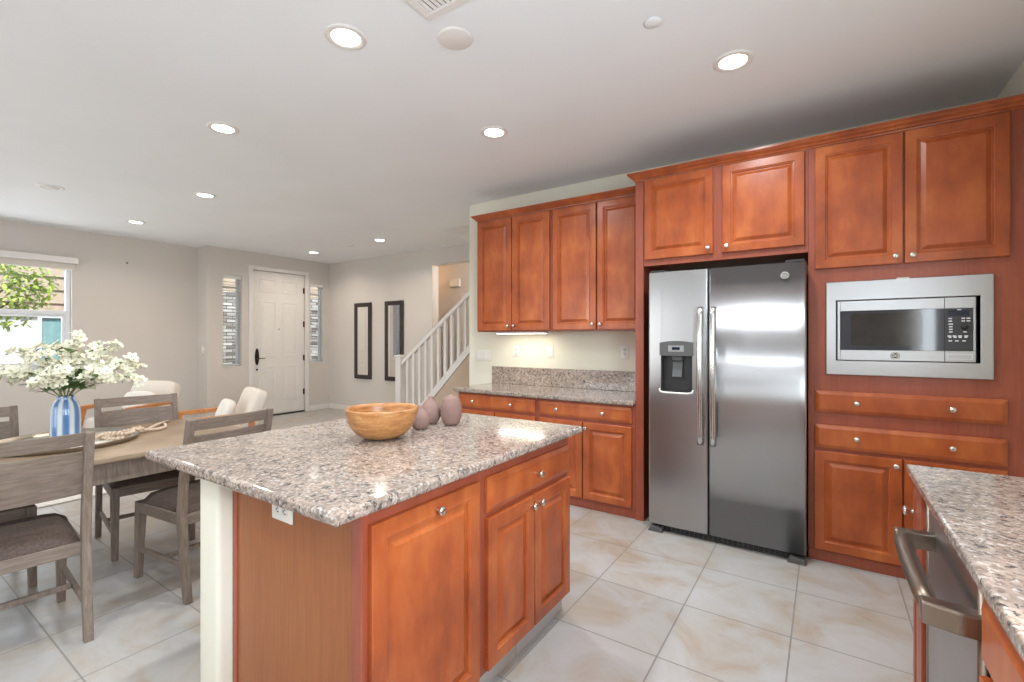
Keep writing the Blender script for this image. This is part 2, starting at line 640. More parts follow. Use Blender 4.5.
bm = NB(); box(bm, XW - 0.3, XR + 0.3, REAR - 0.3, YH + 0.2, -0.12, 0.0)
struct('floor', bm, 'floor')

SX0, SX1, SY0 = -4.28, XE - 0.02, 4.71        # stair opening in the ceiling
bm = NB()
for (a, b, c, d) in ((XW - 0.3, SX0, REAR - 0.3, YH + 0.2), (SX0, XR + 0.3, REAR - 0.3, SY0), (SX1, XR + 0.3, SY0, YH + 0.2), (SX0, SX1, YM, YH + 0.2)):
    box(bm, a, b, c, d, H, H + 0.28)
struct('ceiling', bm, 'ceiling')
bm = NB()      # shaft over the stairs
box(bm, SX0 - 0.1, SX0, SY0 - 0.1, YM + 0.1, H + 0.28, H + 2.2)
box(bm, SX1, SX1 + 0.1, SY0 - 0.1, YM + 0.1, H + 0.28, H + 2.2)
box(bm, SX0, SX1, SY0 - 0.1, SY0, H + 0.28, H + 2.2)
box(bm, SX0, SX1, YM, YM + 0.1, H + 0.28, H + 2.2)
box(bm, SX0 - 0.1, SX1 + 0.1, SY0 - 0.1, YM + 0.1, H + 2.2, H + 2.3)
struct('wall_stairwell', bm, 'wall')

W1 = (0.30, 1.92, 0.96, 2.42)     # dining window: y0 y1 z0 z1
bm = NB()
box(bm, XW - 0.18, XW, REAR, W1[0], 0, H)
box(bm, XW - 0.18, XW, W1[1], YJ, 0, H)
box(bm, XW - 0.18, XW, W1[0], W1[1], 0, W1[2])
box(bm, XW - 0.18, XW, W1[0], W1[1], W1[3], H)
box(bm, XW - 0.18, XD, YJ, YJ + 0.12, 0, H)
struct('wall_left', bm, 'wall')

SL = ((3.655, 3.945), (5.19, 5.47))
SLZ = (0.91, 2.39)
DR = (4.12, 5.085, 2.53)
bm = NB()
ys = [YJ + 0.12, SL[0][0], SL[0][1], DR[0], DR[1], SL[1][0], SL[1][1], YM + 0.15]
for k in (0, 2, 4, 6):
    box(bm, XD - 0.18, XD, ys[k], ys[k + 1], 0, H)
for s in SL:
    box(bm, XD - 0.18, XD, s[0], s[1], 0, SLZ[0])
    box(bm, XD - 0.18, XD, s[0], s[1], SLZ[1], H)
box(bm, XD - 0.18, XD, DR[0], DR[1], DR[2], H)
struct('wall_front', bm, 'wall')

HX0, HX1, HZ = -5.32, XE, 2.56     # hall opening beside the stairs
bm = NB()
box(bm, XD, HX0, YM, YM + 0.15, 0, H)
box(bm, HX0, HX1, YM, YM + 0.15, HZ, H)
struct('wall_hall', bm, 'wall')
bm = NB()
box(bm, XD, XE + 0.2, YH, YH + 0.12, 0, H)
box(bm, HX0 - 1.6, HX0 - 1.5, YM + 0.15, YH, 0, H)
struct('wall_hall_back', bm, 'wall')
bm = NB()
box(bm, XE, XR + 0.15, YK, YK + 0.14, 0, H, 0.006)
box(bm, XE, XE + 0.14, YK + 0.14, YH, 0, H)
struct('wall_kitchen', bm, 'kwall')
bm = NB()
SW = (-0.57, 0.87, 1.05, 2.25)       # window over the sink, right of the camera
box(bm, XR, XR + 0.15, REAR, SW[0], 0, H)
box(bm, XR, XR + 0.15, SW[1], YK, 0, H)
box(bm, XR, XR + 0.15, SW[0], SW[1], 0, SW[2])
box(bm, XR, XR + 0.15, SW[0], SW[1], SW[3], H)
struct('wall_right', bm, 'kwall')
bm = NB()
box(bm, XW, -6.0, REAR - 0.15, REAR, 0, H)
box(bm, -3.5, XR, REAR - 0.15, REAR, 0, H)
box(bm, -6.0, -3.5, REAR - 0.15, REAR, 2.35, H)  # opening made up for the rear fill light
struct('wall_rear', bm, 'wall')

# baseboards
for nm, dims in (('baseboard_left', (XW, XW + 0.014, REAR, YJ)), ('baseboard_front', (XD, XD + 0.014, YJ + 0.12, DR[0] - 0.07)),
                 ('baseboard_entry', (XD, XD + 0.014, DR[1] + 0.07, YM)), ('baseboard_hall', (XD + 0.014, HX0, YM - 0.014, YM)), ('baseboard_jog', (XW + 0.014, XD, YJ - 0.014, YJ))):
    bm = NB(); box(bm, dims[0], dims[1], dims[2], dims[3], 0.0, 0.095, 0.004)
    struct(nm, bm, 'trim')


# windows -----------------------------------------------------------
def frame_x(bm, x0, x1, y0, y1, z0, z1, t):
    box(bm, x0, x1, y0, y0 + t, z0, z1, 0.003)
    box(bm, x0, x1, y1 - t, y1, z0, z1, 0.003)
    box(bm, x0, x1, y0 + t, y1 - t, z0, z0 + t, 0.003)
    box(bm, x0, x1, y0 + t, y1 - t, z1 - t, z1, 0.003)


bm = NB(); frame_x(bm, XW - 0.13, XW - 0.06, W1[0], W1[1], W1[2], W1[3], 0.05)
win = struct('window_1', bm, 'vinyl')
bm = NB(); box(bm, XW - 0.12, XW - 0.05, W1[0] + 0.05, W1[1] - 0.05, 1.675, 1.725, 0.004)
obj('meeting_rail', bm, 'vinyl', win)
bm = NB(); frame_x(bm, XW - 0.105, XW - 0.075, W1[0] + 0.05, W1[1] - 0.05, W1[2] + 0.05, 1.675, 0.035)
obj('lower_sash', bm, 'vinyl', win)
bm = NB(); box(bm, XW - 0.094, XW - 0.090, W1[0] + 0.05, W1[1] - 0.05, W1[2] + 0.05, W1[3] - 0.05)
obj('pane', bm, 'glass', win)
bm = NB(); box(bm, XW - 0.06, XW + 0.035, W1[0] - 0.03, W1[1] + 0.03, W1[2] - 0.03, W1[2], 0.005)
obj('window_sill', bm, 'trim', win)
rs = thing('roller_shade', 'pale roller shade pulled almost fully up behind a boxed valance on the dining window', 'window shade', (XW, 1.11, 2.27))
bm = NB(); box(bm, 0.0, 0.085, -0.86, 0.86, 0.085, 0.165, 0.006)
obj('valance', bm, 'trim', rs)
bm = NB(); box(bm, 0.028, 0.036, -0.83, 0.83, 0.02, 0.11, 0.001)
obj('shade_cloth', bm, 'shade', rs)
bm = NB(); box(bm, 0.022, 0.042, -0.83, 0.83, 0.0, 0.022, 0.004)
obj('hem_bar', bm, 'shade', rs)

for i, s in enumerate(SL):
    bm = NB(); frame_x(bm, XD - 0.15, XD - 0.10, s[0], s[1], SLZ[0], SLZ[1], 0.028)
    w = struct('window_%d' % (i + 2), bm, 'vinyl')
    bm = NB(); box(bm, XD - 0.127, XD - 0.123, s[0] + 0.028, s[1] - 0.028, SLZ[0] + 0.028, SLZ[1] - 0.028)
    obj('pane', bm, 'glass', w)
    bm = NB(); box(bm, XD - 0.1, XD + 0.012, s[0] - 0.012, s[1] + 0.012, SLZ[0] - 0.018, SLZ[0], 0.003)
    obj('window_sill', bm, 'trim', w)
    side = 'left of' if i == 0 else 'right of'
    bl = thing('window_blind', 'white slatted blind in the narrow sidelight %s the front door' % side, 'blind', (XD - 0.045, (s[0] + s[1]) / 2, SLZ[0]), 0, 'sidelight blinds')
    hw = (s[1] - s[0]) / 2 - 0.008
    bm = NB(); box(bm, -0.02, 0.035, -hw - 0.004, hw + 0.004, SLZ[1] - SLZ[0] - 0.05, SLZ[1] - SLZ[0] - 0.002, 0.003)
    obj('headrail', bm, 'blind', bl)
    z = 0.03
    while z < SLZ[1] - SLZ[0] - 0.06:
        bm = NB()
        box(bm, -0.022, 0.022, -hw, hw, -0.0010, 0.0010, mat=Matrix.Rotation(math.radians(-4), 4, 'Y'))
        obj('slat', bm, 'blind', bl, (0, 0, z))
        z += 0.048
    bm = NB(); box(bm, -0.02, 0.02, -hw, hw, 0.004, 0.02, 0.003)
    obj('bottom_rail', bm, 'blind', bl)
    bm = NB(); tube(bm, [(0.0, -hw + 0.04, 0.01), (0.0, -hw + 0.04, SLZ[1] - SLZ[0] - 0.04)], 0.0012, 6)
    obj('ladder_cord', bm, 'blind', bl)


# front door ---------------------------------------------------------
def raised(bm, x0, x1, z0, z1, rings, cx=None, back=None, mi=0):
    """stack of rectangular rings (inset, y) facing -Y, last ring filled; first ring is the back"""
    t = bmesh.new()
    prev = None
    for ins, y in rings:
        cur = [t.verts.new((x0 + ins, y, z0 + ins)), t.verts.new((x1 - ins, y, z0 + ins)), t.verts.new((x1 - ins, y, z1 - ins)), t.verts.new((x0 + ins, y, z1 - ins))]
        if prev:
            for k in range(4):
                t.faces.new((prev[k], prev[(k + 1) % 4], cur[(k + 1) % 4], cur[k]))
        else:
            t.faces.new(list(reversed(cur)))
        prev = cur
    t.faces.new(prev)
    bmesh.ops.recalc_face_normals(t, faces=list(t.faces))
    merge(bm, t, mi)


TO_PX = Matrix.Rotation(PI / 2, 4, 'Z')     # a -Y facing thing turned to face +X
bm = NB()
c = 0.065
box(bm, XD - 0.005, XD + 0.022, DR[0] - c, DR[0], 0, DR[2] + c, 0.004)
box(bm, XD - 0.005, XD + 0.022, DR[1], DR[1] + c, 0, DR[2] + c, 0.004)
box(bm, XD - 0.005, XD + 0.022, DR[0], DR[1], DR[2], DR[2] + c, 0.004)
struct('trim_1', bm, 'trim')
bm = NB()
dw, dh = DR[1] - DR[0] - 0.012, DR[2] - 0.03
box(bm, 0, dw, 0.0, 0.045, 0, dh, 0.002)
col = [(0.13, dw / 2 - 0.06), (dw / 2 + 0.06, dw - 0.13)]
rows = [(0.22, 0.84), (1.02, 1.98), (2.14, dh - 0.13)]
for a, b in col:
    for r0, r1 in rows:
        raised(bm, a, b, r0, r1, [(0, 0.004), (0.0, -0.004), (0.010, -0.009), (0.022, -0.001), (0.040, -0.001), (0.070, -0.007)])
bm.transform(TO_PX)
door = struct('door_1', bm, 'door', None, (XD - 0.03, DR[0] + 0.006, 0.025))
dx = 0.03
bm = NB()                             # oval escutcheon plate + lever
lathe(bm, [(0.0, 0.0), (0.036, 0.0), (0.036, 0.006), (0.028, 0.011), (0.0, 0.012)], 24, Matrix.Translation((0, 0.085, 1.02)) @ Matrix.Rotation(PI / 2, 4, 'Y') @ Matrix.Diagonal((4.0, 1, 1, 1)))
lev = obj('door_handle', bm, 'dark_metal', door)
bm = NB(); tube(bm, [(0.008, 0.085, 0.99), (0.05, 0.087, 0.99), (0.056, 0.12, 0.992), (0.05, 0.20, 0.986)], [0.010, 0.009, 0.008, 0.006], 10)
obj('lever', bm, 'dark_metal', lev)
bm = NB(); lathe(bm, [(0.0, 0.0), (0.017, 0.0), (0.015, 0.008), (0, 0.009)], 16, Matrix.Translation((0, 0.085, 0.80)) @ Matrix.Rotation(PI / 2, 4, 'Y'))
obj('lock_cylinder', bm, 'dark_metal', door)
bm = NB(); lathe(bm, [(0.0, 0.0), (0.011, 0.0), (0.009, 0.004), (0, 0.004)], 12, Matrix.Translation((0, dw / 2, 1.50)) @ Matrix.Rotation(PI / 2, 4, 'Y'))
obj('peephole', bm, 'dark_metal', door)
for z in (0.35, 0.98, 1.60, 2.22):
    bm = NB(); tube(bm, [(0.008, dw + 0.001, z - 0.055), (0.008, dw + 0.001, z + 0.055)], 0.009, 10)
    box(bm, -0.005, 0.004, dw - 0.02, dw + 0.005, z - 0.05, z + 0.05)
    obj('hinge', bm, 'dark_metal', door)
bm = NB(); box(bm, -0.02, 0.03, 0.0, dw, -0.022, -0.002, 0.004)
obj('sweep', bm, 'dark_metal', door)

# wall hung mirrors --------------------------------------------------
for i, (x0, x1) in enumerate(((-7.26, -6.80), (-6.43, -5.975))):
    lab = ('tall narrow dark framed mirror, the one nearer the front door', 'tall narrow dark framed mirror, the one partly behind the stair newel')[i]
    t = thing('wall_mirror', lab, 'mirror', ((x0 + x1) / 2, YM, 0.62), 0, 'framed mirrors on the hall wall')
    hw = (x1 - x0) / 2; hh = 1.39; f = 0.075
    bm = NB()
    box(bm, -hw, -hw + f, -0.035, 0, 0, hh, 0.006); box(bm, hw - f, hw, -0.035, 0, 0, hh, 0.006)
    box(bm, -hw + f, hw - f, -0.035, 0, 0, f, 0.006); box(bm, -hw + f, hw - f, -0.035, 0, hh - f, hh, 0.006)
    obj('mirror_frame', bm, 'mirror_frame', t)
    bm = NB(); box(bm, -hw + f - 0.005, hw - f + 0.005, -0.020, -0.012, f - 0.005, hh - f + 0.005)
    obj('mirror_glass', bm, 'mirror', t)

# stairs ---------------------------------------------------------------
YS = 4.71
st = thing('staircase', 'carpeted stairs climbing right behind the white railing', 'stairs', (-5.05, YS + 0.06, 0))
run, rise = 0.235, 0.185
for k in range(11):
    x = 0.10 + k * run
    if x > 1.62:
        break
    bm = NB()
    box(bm, x, x + run + 0.03, 0.0, YM - YS - 0.08, k * rise, (k + 1) * rise - 0.03)
    box(bm, x - 0.025, x + run + 0.002, -0.0, YM - YS - 0.08, (k + 1) * rise - 0.03, (k + 1) * rise, 0.008)
    obj('tread', bm, 'tread', st)
rl = thing('stair_railing', 'white stair railing with square balusters and a capped newel post', 'railing', (-5.10, YS, 0))
bm = NB(); box(bm, -0.052, 0.052, -0.052, 0.052, 0, 1.09, 0.004)
nw = obj('newel_post', bm, 'trim', rl)
bm = NB(); box(bm, -0.068, 0.068, -0.068, 0.068, 1.09, 1.12, 0.006)
obj('newel_cap', bm, 'trim', nw)
sl = (1.95 - 1.03) / (3.82 * -1 + 5.045)          # handrail slope
x_end = 1.80
z0r = 1.0
bm = NB(); prism(bm, [(0.05, z0r - 0.03), (x_end, z0r - 0.03 + sl * (x_end - 0.05)), (x_end, z0r + 0.035 + sl * (x_end - 0.05)), (0.05, z0r + 0.035)], 'y', -0.032, 0.032, bev=0.008)
obj('handrail', bm, 'trim', rl)
sk = 0.80
bm = NB(); prism(bm, [(0.05, 0.0), (0.11, 0.0), (x_end, 1.66), (x_end, 1.78), (0.05, 0.07)], 'y', -0.03, 0.03, bev=0.004)
obj('skirt_board', bm, 'trim', rl)
x = 0.16
while x < x_end - 0.02:
    zb = 0.07 + 1.71 * (x - 0.05) / (x_end - 0.05)
    bm = NB(); box(bm, x - 0.020, x + 0.020, -0.020, 0.020, zb - 0.03, z0r - 0.02 + sl * (x - 0.05), 0.002)
    obj('baluster', bm, 'trim', rl)
    x += 0.118
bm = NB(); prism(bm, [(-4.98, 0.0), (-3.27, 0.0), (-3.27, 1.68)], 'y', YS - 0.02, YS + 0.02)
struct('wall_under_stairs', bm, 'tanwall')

# hall beyond: chime box, lamp and a door casing
bm = NB(); box(bm, -0.12, 0.12, -0.05, 0.0, -0.08, 0.08, 0.01)
o = obj('door_chime', bm, 'plate', None, (-5.80, YH, 2.41))
tag(o, 'white boxed door chime high on the hall wall above the stairs', 'door chime')
bm = NB()
box(bm, -5.66, -5.58, YH - 0.02, YH, 0, 2.20, 0.003)
box(bm, -4.70, -4.62, YH - 0.02, YH, 0, 2.20, 0.003)
box(bm, -5.58, -4.70, YH - 0.02, YH, 2.12, 2.20, 0.003)
struct('trim_2', bm, 'trim')
t = thing('hall_light', 'amber glass ceiling light in the hall beyond the stair opening', 'ceiling light', (-6.35, 6.3, H))
bm = NB(); lathe(bm, [(0.0, -0.02), (0.07, -0.02), (0.07, 0.0), (0, 0.0)], 20)
obj('canopy', bm, 'dark_metal', t)
bm = NB(); lathe(bm, [(0.0, -0.13), (0.06, -0.12), (0.11, -0.08), (0.13, -0.02), (0.0, -0.02)], 24)
obj('lamp_shade', bm, 'hall_lamp', t)
l = D.lights.new('hall_bulb', 'POINT'); l.energy = 1.6; l.color = (1.0, 0.55, 0.22); l.shadow_soft_size = 0.08
lo = D.objects.new('hall_bulb', l); COL.objects.link(lo); lo.location = (-6.30, 6.42, H - 0.28)
l = D.lights.new('hall_fill_lamp', 'POINT'); l.energy = 24; l.color = (1.0, 0.90, 0.82); l.shadow_soft_size = 0.15  # lamp without a fixture, added to brighten the hall
lo = D.objects.new('hall_fill_lamp', l); COL.objects.link(lo); lo.location = (-4.4, 6.2, H - 0.2)
l = D.lights.new('stairwell_fill_lamp', 'POINT'); l.energy = 9; l.color = (1.0, 0.86, 0.76); l.shadow_soft_size = 0.15  # lamp without a fixture, added to brighten the ceiling shaft
lo = D.objects.new('stairwell_fill_lamp', l); COL.objects.link(lo); lo.location = (-3.7, 5.2, H + 1.8)

# ------------------------------------------------------------------ ceiling fittings


def ceiling_can(name_lab, x, y, lit=True):
    t = thing('recessed_light' if lit else 'ceiling_speaker', name_lab, 'ceiling light' if lit else 'ceiling speaker', (x, y, H), 0, 'recessed ceiling lights' if lit else None)
    bm = NB()
    lathe(bm, [(0.098, 0.0), (0.098, -0.004), (0.090, -0.008), (0.070, -0.007), (0.066, -0.001), (0.066, 0.0)], 36, cap0=False, cap1=False)
    obj('trim_ring', bm, 'trim', t)
    bm = NB()
    lathe(bm, [(0.0, -0.004), (0.067, -0.004), (0.067, -0.001), (0, -0.001)], 36)
    obj('lens', bm, 'lens' if lit else 'unlit', t)
    if lit:
        l = D.lights.new('can_lamp', 'AREA'); l.shape = 'DISK'; l.size = 0.125; l.energy = LAMP_W if x < -2.5 else 1.5 * LAMP_W; l.color = (1.0, 0.89, 0.77) if x < -2.5 else (0.88, 0.95, 1.0)
        l.spread = math.radians(150)
        lo = D.objects.new('can_lamp', l); COL.objects.link(lo)
        lo.parent = t; lo.location = (0, 0, -0.012)
    return t


for lab, x, y in (('round recessed ceiling light in front of the square air vent, large and near', -1.937, 1.438),
                  ('round recessed ceiling light nearest the refrigerator cabinets', -0.404, 2.702),
                  ('round recessed ceiling light over the near end of the dining table', -3.484, 1.582),
                  ('round recessed ceiling light in front of the corner wall cabinets', -1.953, 2.684),
                  ('round recessed ceiling light over the living area between the dining and entry ones', -5.257, 2.215),
                  ('round recessed ceiling light closest to the dining window wall', -7.191, 2.244),
                  ('round recessed ceiling light just in front of the entry door', -7.221, 4.715),
                  ('round recessed ceiling light in front of the hall mirrors and stairs', -5.489, 4.669)):
    ceiling_can(lab, x, y)
for lab, x, y in (('unseen recessed fill light added over the kitchen aisle near the camera', -0.404, 0.75),
                  ('unseen recessed fill light added behind the camera on the aisle side', -0.404, -1.2),
                  ('unseen recessed fill light added behind the camera on the dining side', -1.94, -0.5),
                  ('unseen recessed fill light added farthest behind the camera', -1.94, -2.2)):
    ceiling_can(lab, x, y)  # cans out of view, added to brighten the kitchen
ceiling_can('unlit round white ceiling fixture nearest the left edge of the photo', -6.218, 1.27, False)

bm = NB(); lathe(bm, [(0.0, -0.010), (0.076, -0.010), (0.084, -0.007), (0.087, 0.0), (0, 0.0)], 36)
sp = tag(obj('smoke_detector', bm, 'trim', None, (-1.501, 1.74, H)), 'blank round white disc on the ceiling beside the air vent', 'smoke detector')
bm = NB(); lathe(bm, [(0.0, -0.003), (0.038, -0.003), (0.040, -0.001), (0.040, 0.0), (0, 0.0)], 28)
o = tag(obj('sprinkler_cover', bm, 'ceiling', None, (-0.662, 2.163, H - 0.003)), 'small white sprinkler cover plate with a dark crescent gap, above the kitchen aisle', 'sprinkler')
bm = NB(); lathe(bm, [(0.0, 0.0), (0.039, 0.0), (0.039, 0.003), (0, 0.003)], 28)
obj('gap_ring', bm, 'slot', o, (-0.004, 0.003, 0.0005))
bm = NB(); lathe(bm, [(0.0, -0.012), (0.045, -0.012), (0.055, 0.0), (0, 0.0)], 24)
tag(obj('sprinkler_cover', bm, 'trim', None, (-6.157, 4.665, H)), 'small white sprinkler cover between the two entry ceiling lights', 'sprinkler')

t = thing('air_vent', 'white louvred air vent in the ceiling at the top edge of the photo', 'air vent', (-1.25, 1.395, H))
bm = NB()
hx, hy, b_ = 0.255, 0.175, 0.035
box(bm, -hx, hx, -hy, -hy + b_, -0.012, 0, 0.003); box(bm, -hx, hx, hy - b_, hy, -0.012, 0, 0.003)
box(bm, -hx, -hx + b_, -hy + b_, hy - b_, -0.012, 0, 0.003); box(bm, hx - b_, hx, -hy + b_, hy - b_, -0.012, 0, 0.003)
obj('vent_frame', bm, 'trim', t)
bm = NB(); box(bm, -hx + b_, hx - b_, -hy + b_, hy - b_, -0.002, -0.0005)
obj('duct_opening', bm, 'mgrey', t)
x = -hx + b_ + 0.012
while x < hx - b_ - 0.005:
    bm = NB(); box(bm, -0.008, 0.008, -hy + b_, hy - b_, -0.001, 0.001, mat=Matrix.Rotation(math.radians(-15), 4, 'Y'))
    obj('louvre', bm, 'trim', t, (x, 0, -0.006))
    x += 0.025

# ------------------------------------------------------------------ kitchen cabinets
DOOR_R = [(0, 0.020), (0, 0.003), (0.003, 0.0), (0.050, 0.0), (0.054, 0.005), (0.060, 0.006), (0.062, 0.014), (0.069, 0.014), (0.089, 0.0025), (0.092, 0.002)]
DRAW_R = [(0, 0.020), (0, 0.009), (0.004, 0.007), (0.020, 0.0005), (0.022, 0.0)]


def knob(parent, x, y, z):
    bm = NB()
    mt = Matrix.Translation((x, y, z)) @ Matrix.Rotation(PI / 2, 4, 'X')
    lathe(bm, [(0.0075, -0.001), (0.0065, 0.004), (0.005, 0.012), (0.009, 0.016), (0.0145, 0.020), (0.0155, 0.025), (0.012, 0.029), (0.0, 0.030)], 20, mt)
    return obj('knob', bm, 'nickel', parent)


def cab_door(parent, x0, x1, z0, z1, kn, name='door', rings=None, mat='cherry'):
    bm = NB()
    raised(bm, x0, x1, z0, z1, [(i, y - 0.021) for i, y in (rings or DOOR_R)])
    d = obj(name, bm, mat, parent)
    for kx, kz in kn:
        knob(d, kx, -0.021, kz)
    return d


def drawer(parent, x0, x1, z0, z1, kn):
    return cab_door(parent, x0, x1, z0, z1, kn, 'drawer', DRAW_R)


YF = 3.41
# tall oven cabinet at the right
TL = -0.085
t = thing('oven_cabinet', 'tall cherry cabinet holding the built-in microwave at the right wall', 'cabinet', (TL, YF, 0))
W = XR - 0.003 - TL
bm = NB()
mx0, mx1, mz0, mz1 = 0.005 - TL + 0.02, 0.724 - TL - 0.02, 1.155, 1.675
box(bm, 0, mx0, 0, 0.58, 0.07, 2.52); box(bm, mx1, W, 0, 0.58, 0.07, 2.52)
box(bm, mx0, mx1, 0, 0.58, 0.07, mz0); box(bm, mx0, mx1, 0, 0.58, mz1, 2.52)
box(bm, mx0, mx1, 0.50, 0.58, mz0, mz1)
obj('carcass', bm, 'frame', t)
bm = NB(); box(bm, 0, W, -0.002, 0.02, 0, 0.07, 0.003)
obj('plinth', bm, 'frame', t)
cab_door(t, -0.050 - TL, 0.363 - TL, 1.775, 2.512, [(0.330 - TL, 1.815)])
cab_door(t, 0.371 - TL, 0.785 - TL, 1.775, 2.512, [(0.404 - TL, 1.815)])
drawer(t, -0.051 - TL, 0.777 - TL, 0.908, 1.038, [(0.153 - TL, 0.973), (0.565 - TL, 0.973)])
drawer(t, -0.051 - TL, 0.777 - TL, 0.693, 0.833, [(0.153 - TL, 0.765), (0.565 - TL, 0.765)])
cab_door(t, -0.055 - TL, 0.360 - TL, 0.075, 0.672, [(0.332 - TL, 0.635)])
cab_door(t, 0.368 - TL, 0.777 - TL, 0.075, 0.672, [(0.396 - TL, 0.635)])

# cabinet over the refrigerator
FX0 = -1.112
t = thing('overfridge_cabinet', 'two-door cherry wall cabinet above the refrigerator', 'cabinet', (FX0, YF, 1.885))
bm = NB(); box(bm, 0, TL - FX0 - 0.001, 0, 0.58, 0, 0.635, 0.002)
obj('carcass', bm, 'frame', t)
cab_door(t, -1.100 - FX0, -0.632 - FX0, 0.045, 0.628, [(-0.660 - FX0, 0.085)])
cab_door(t, -0.575 - FX0, -0.105 - FX0, 0.045, 0.628, [(-0.545 - FX0, 0.085)])
bm = NB(); box(bm, -0.0315, 0.0315, 0, 0.588, 0, 2.52, 0.002)
o = obj('fridge_side_panel', bm, 'frame', None, (FX0 - 0.033, YF, 0))
tag(o, 'full height cherry side panel left of the refrigerator', 'cabinet panel')


def crown(name, label, pts, z, miters):
    """crown moulding swept along a plan path; pts go left to right with the outside towards -Y"""
    prof = [(0.0, 0.0), (0.006, 0.0), (0.008, 0.008), (0.016, 0.012), (0.022, 0.022), (0.036, 0.032), (0.042, 0.042), (0.048, 0.044), (0.048, 0.055), (0.0, 0.055)]
    bm = NB()
    rows = []
    for (px, py), (nx, ny) in zip(pts, miters):
        rows.append([bm.verts.new((px + nx * o_, py + ny * o_, z + h_)) for o_, h_ in prof])
    n = len(prof)
    for a, b in zip(rows[:-1], rows[1:]):
        for k in range(n):
            bm.faces.new((a[k], a[(k + 1) % n], b[(k + 1) % n], b[k]))
    bm.faces.new(rows[0]); bm.faces.new(list(reversed(rows[-1])))
    return tag(obj(name, bm, 'cherry'), label, 'moulding')


crown('crown_moulding', 'cherry crown moulding along the tops of the refrigerator and microwave cabinets',
      [(FX0 - 0.0645, 3.985), (FX0 - 0.0645, YF), (XR - 0.003, YF)], 2.5205, [(-1, 0), (-1, -1), (0, -1)])

# wall cabinets left of the refrigerator
YU = 3.70
UX0, UXM, UX1 = -2.895, -2.045, FX0 - 0.0655
for i, (a, b, dd) in enumerate(((UX0, UXM, ((-2.885, -2.478, 0), (-2.468, -2.062, 1))), (UXM + 0.001, UX1, ((-2.030, -1.612, 0), (-1.600, -1.188, 1))))):
    lab = ('two-door cherry wall cabinet nearest the stairs with a light under it', 'two-door cherry wall cabinet directly left of the refrigerator panel')[i]
    t = thing('wall_cabinet', lab, 'cabinet', (a, YU, 1.42), 0, 'cherry wall cabinets over the counter')
    bm = NB(); box(bm, 0, b - a, 0, YK - YU - 0.002, 0, 1.10, 0.002)
    obj('carcass', bm, 'frame', t)
    for x0, x1, side in dd:
        cab_door(t, x0 - a, x1 - a, 0.012, 1.088, [((x1 - a - 0.028) if side == 0 else (x0 - a + 0.028), 0.055)])
crown('crown_moulding', 'cherry crown moulding on the wall cabinets left of the refrigerator',
      [(UX0, YK - 0.003), (UX0, YU), (-1.2262, YU)], 2.5205, [(-1, 0), (-1, -1), (0, -1)])
t = thing('undercabinet_light', 'slim lit strip light under the left wall cabinet', 'light', (-2.44, 3.80, 1.4195))
bm = NB(); box(bm, -0.27, 0.27, -0.05, 0.05, -0.016, 0, 0.003)
obj('housing', bm, 'trim', t)
bm = NB(); box(bm, -0.26, 0.26, -0.045, 0.045, -0.020, -0.015, 0.002)
obj('lens', bm, 'strip', t)
l = D.lights.new('strip_lamp', 'AREA'); l.shape = 'RECTANGLE'; l.size = 0.5; l.size_y = 0.07; l.energy = 0.95; l.color = (1.0, 0.93, 0.72)
lo = D.objects.new('strip_lamp', l); COL.objects.link(lo); lo.parent = t; lo.location = (0, 0, -0.022)

# base cabinets left of the refrigerator
BX0 = -2.90
for i, (a, b, dr_, dd) in enumerate(((BX0, -2.022, (-2.885, -2.040), ((-2.885, -2.468, 0), (-2.458, -2.040, 1))), (-2.021, UX1, (-2.000, -1.200), ((-2.000, -1.605, 0), (-1.595, -1.200, 1))))):
    lab = ('cherry base cabinet with one wide drawer, nearest the stairs', 'cherry base cabinet with one wide drawer, beside the refrigerator panel')[i]
    t = thing('base_cabinet', lab, 'cabinet', (a, YF, 0), 0, 'cherry base cabinets on the back wall')
    bm = NB(); box(bm, 0, b - a, 0, YK - YF - 0.002, 0.065, 0.850, 0.002)
    obj('carcass', bm, 'frame', t)
    bm = NB(); box(bm, 0, b - a, 0.012, 0.05, 0, 0.065, 0.002)
    obj('plinth', bm, 'frame', t)
    w = dr_[1] - dr_[0]
    drawer(t, dr_[0] - a, dr_[1] - a, 0.715, 0.835, [(dr_[0] - a + 0.22 * w, 0.775), (dr_[0] - a + 0.72 * w, 0.775)])
    for x0, x1, side in dd:
        cab_door(t, x0 - a, x1 - a, 0.085, 0.69, [((x1 - a - 0.028) if side == 0 else (x0 - a + 0.028), 0.65)])


def slab(name, label, cat, x0, x1, y0, y1, z1, th=0.036, rad=0.012):
    """granite worktop with an eased bullnose edge"""
    t = thing(name, label, cat, ((x0 + x1) / 2, (y0 + y1) / 2, z1 - th))
    bm = NB()
    hx, hy = (x1 - x0) / 2, (y1 - y0) / 2
    rows = []
    r2 = th * 0.35
    for i_, z_ in [(r2 * (1 - math.sin(a)), r2 * (1 - math.cos(a))) for a in (0, 0.5, 1.0, PI / 2)] + [(rad * (1 - math.cos(a)), th - rad + rad * math.sin(a)) for a in (0, 0.4, 0.8, 1.2, PI / 2)]:
        rows.append([bm.verts.new((sx * (hx - i_), sy * (hy - i_), z_)) for sx, sy in ((-1, -1), (1, -1), (1, 1), (-1, 1))])
    bm.faces.new(list(reversed(rows[0]))); bm.faces.new(rows[-1])
    for p_, q_ in zip(rows[:-1], rows[1:]):
        for k in range(4):
            bm.faces.new((p_[k], p_[(k + 1) % 4], q_[(k + 1) % 4], q_[k]))
    obj('worktop', bm, 'granite', t)
    return t


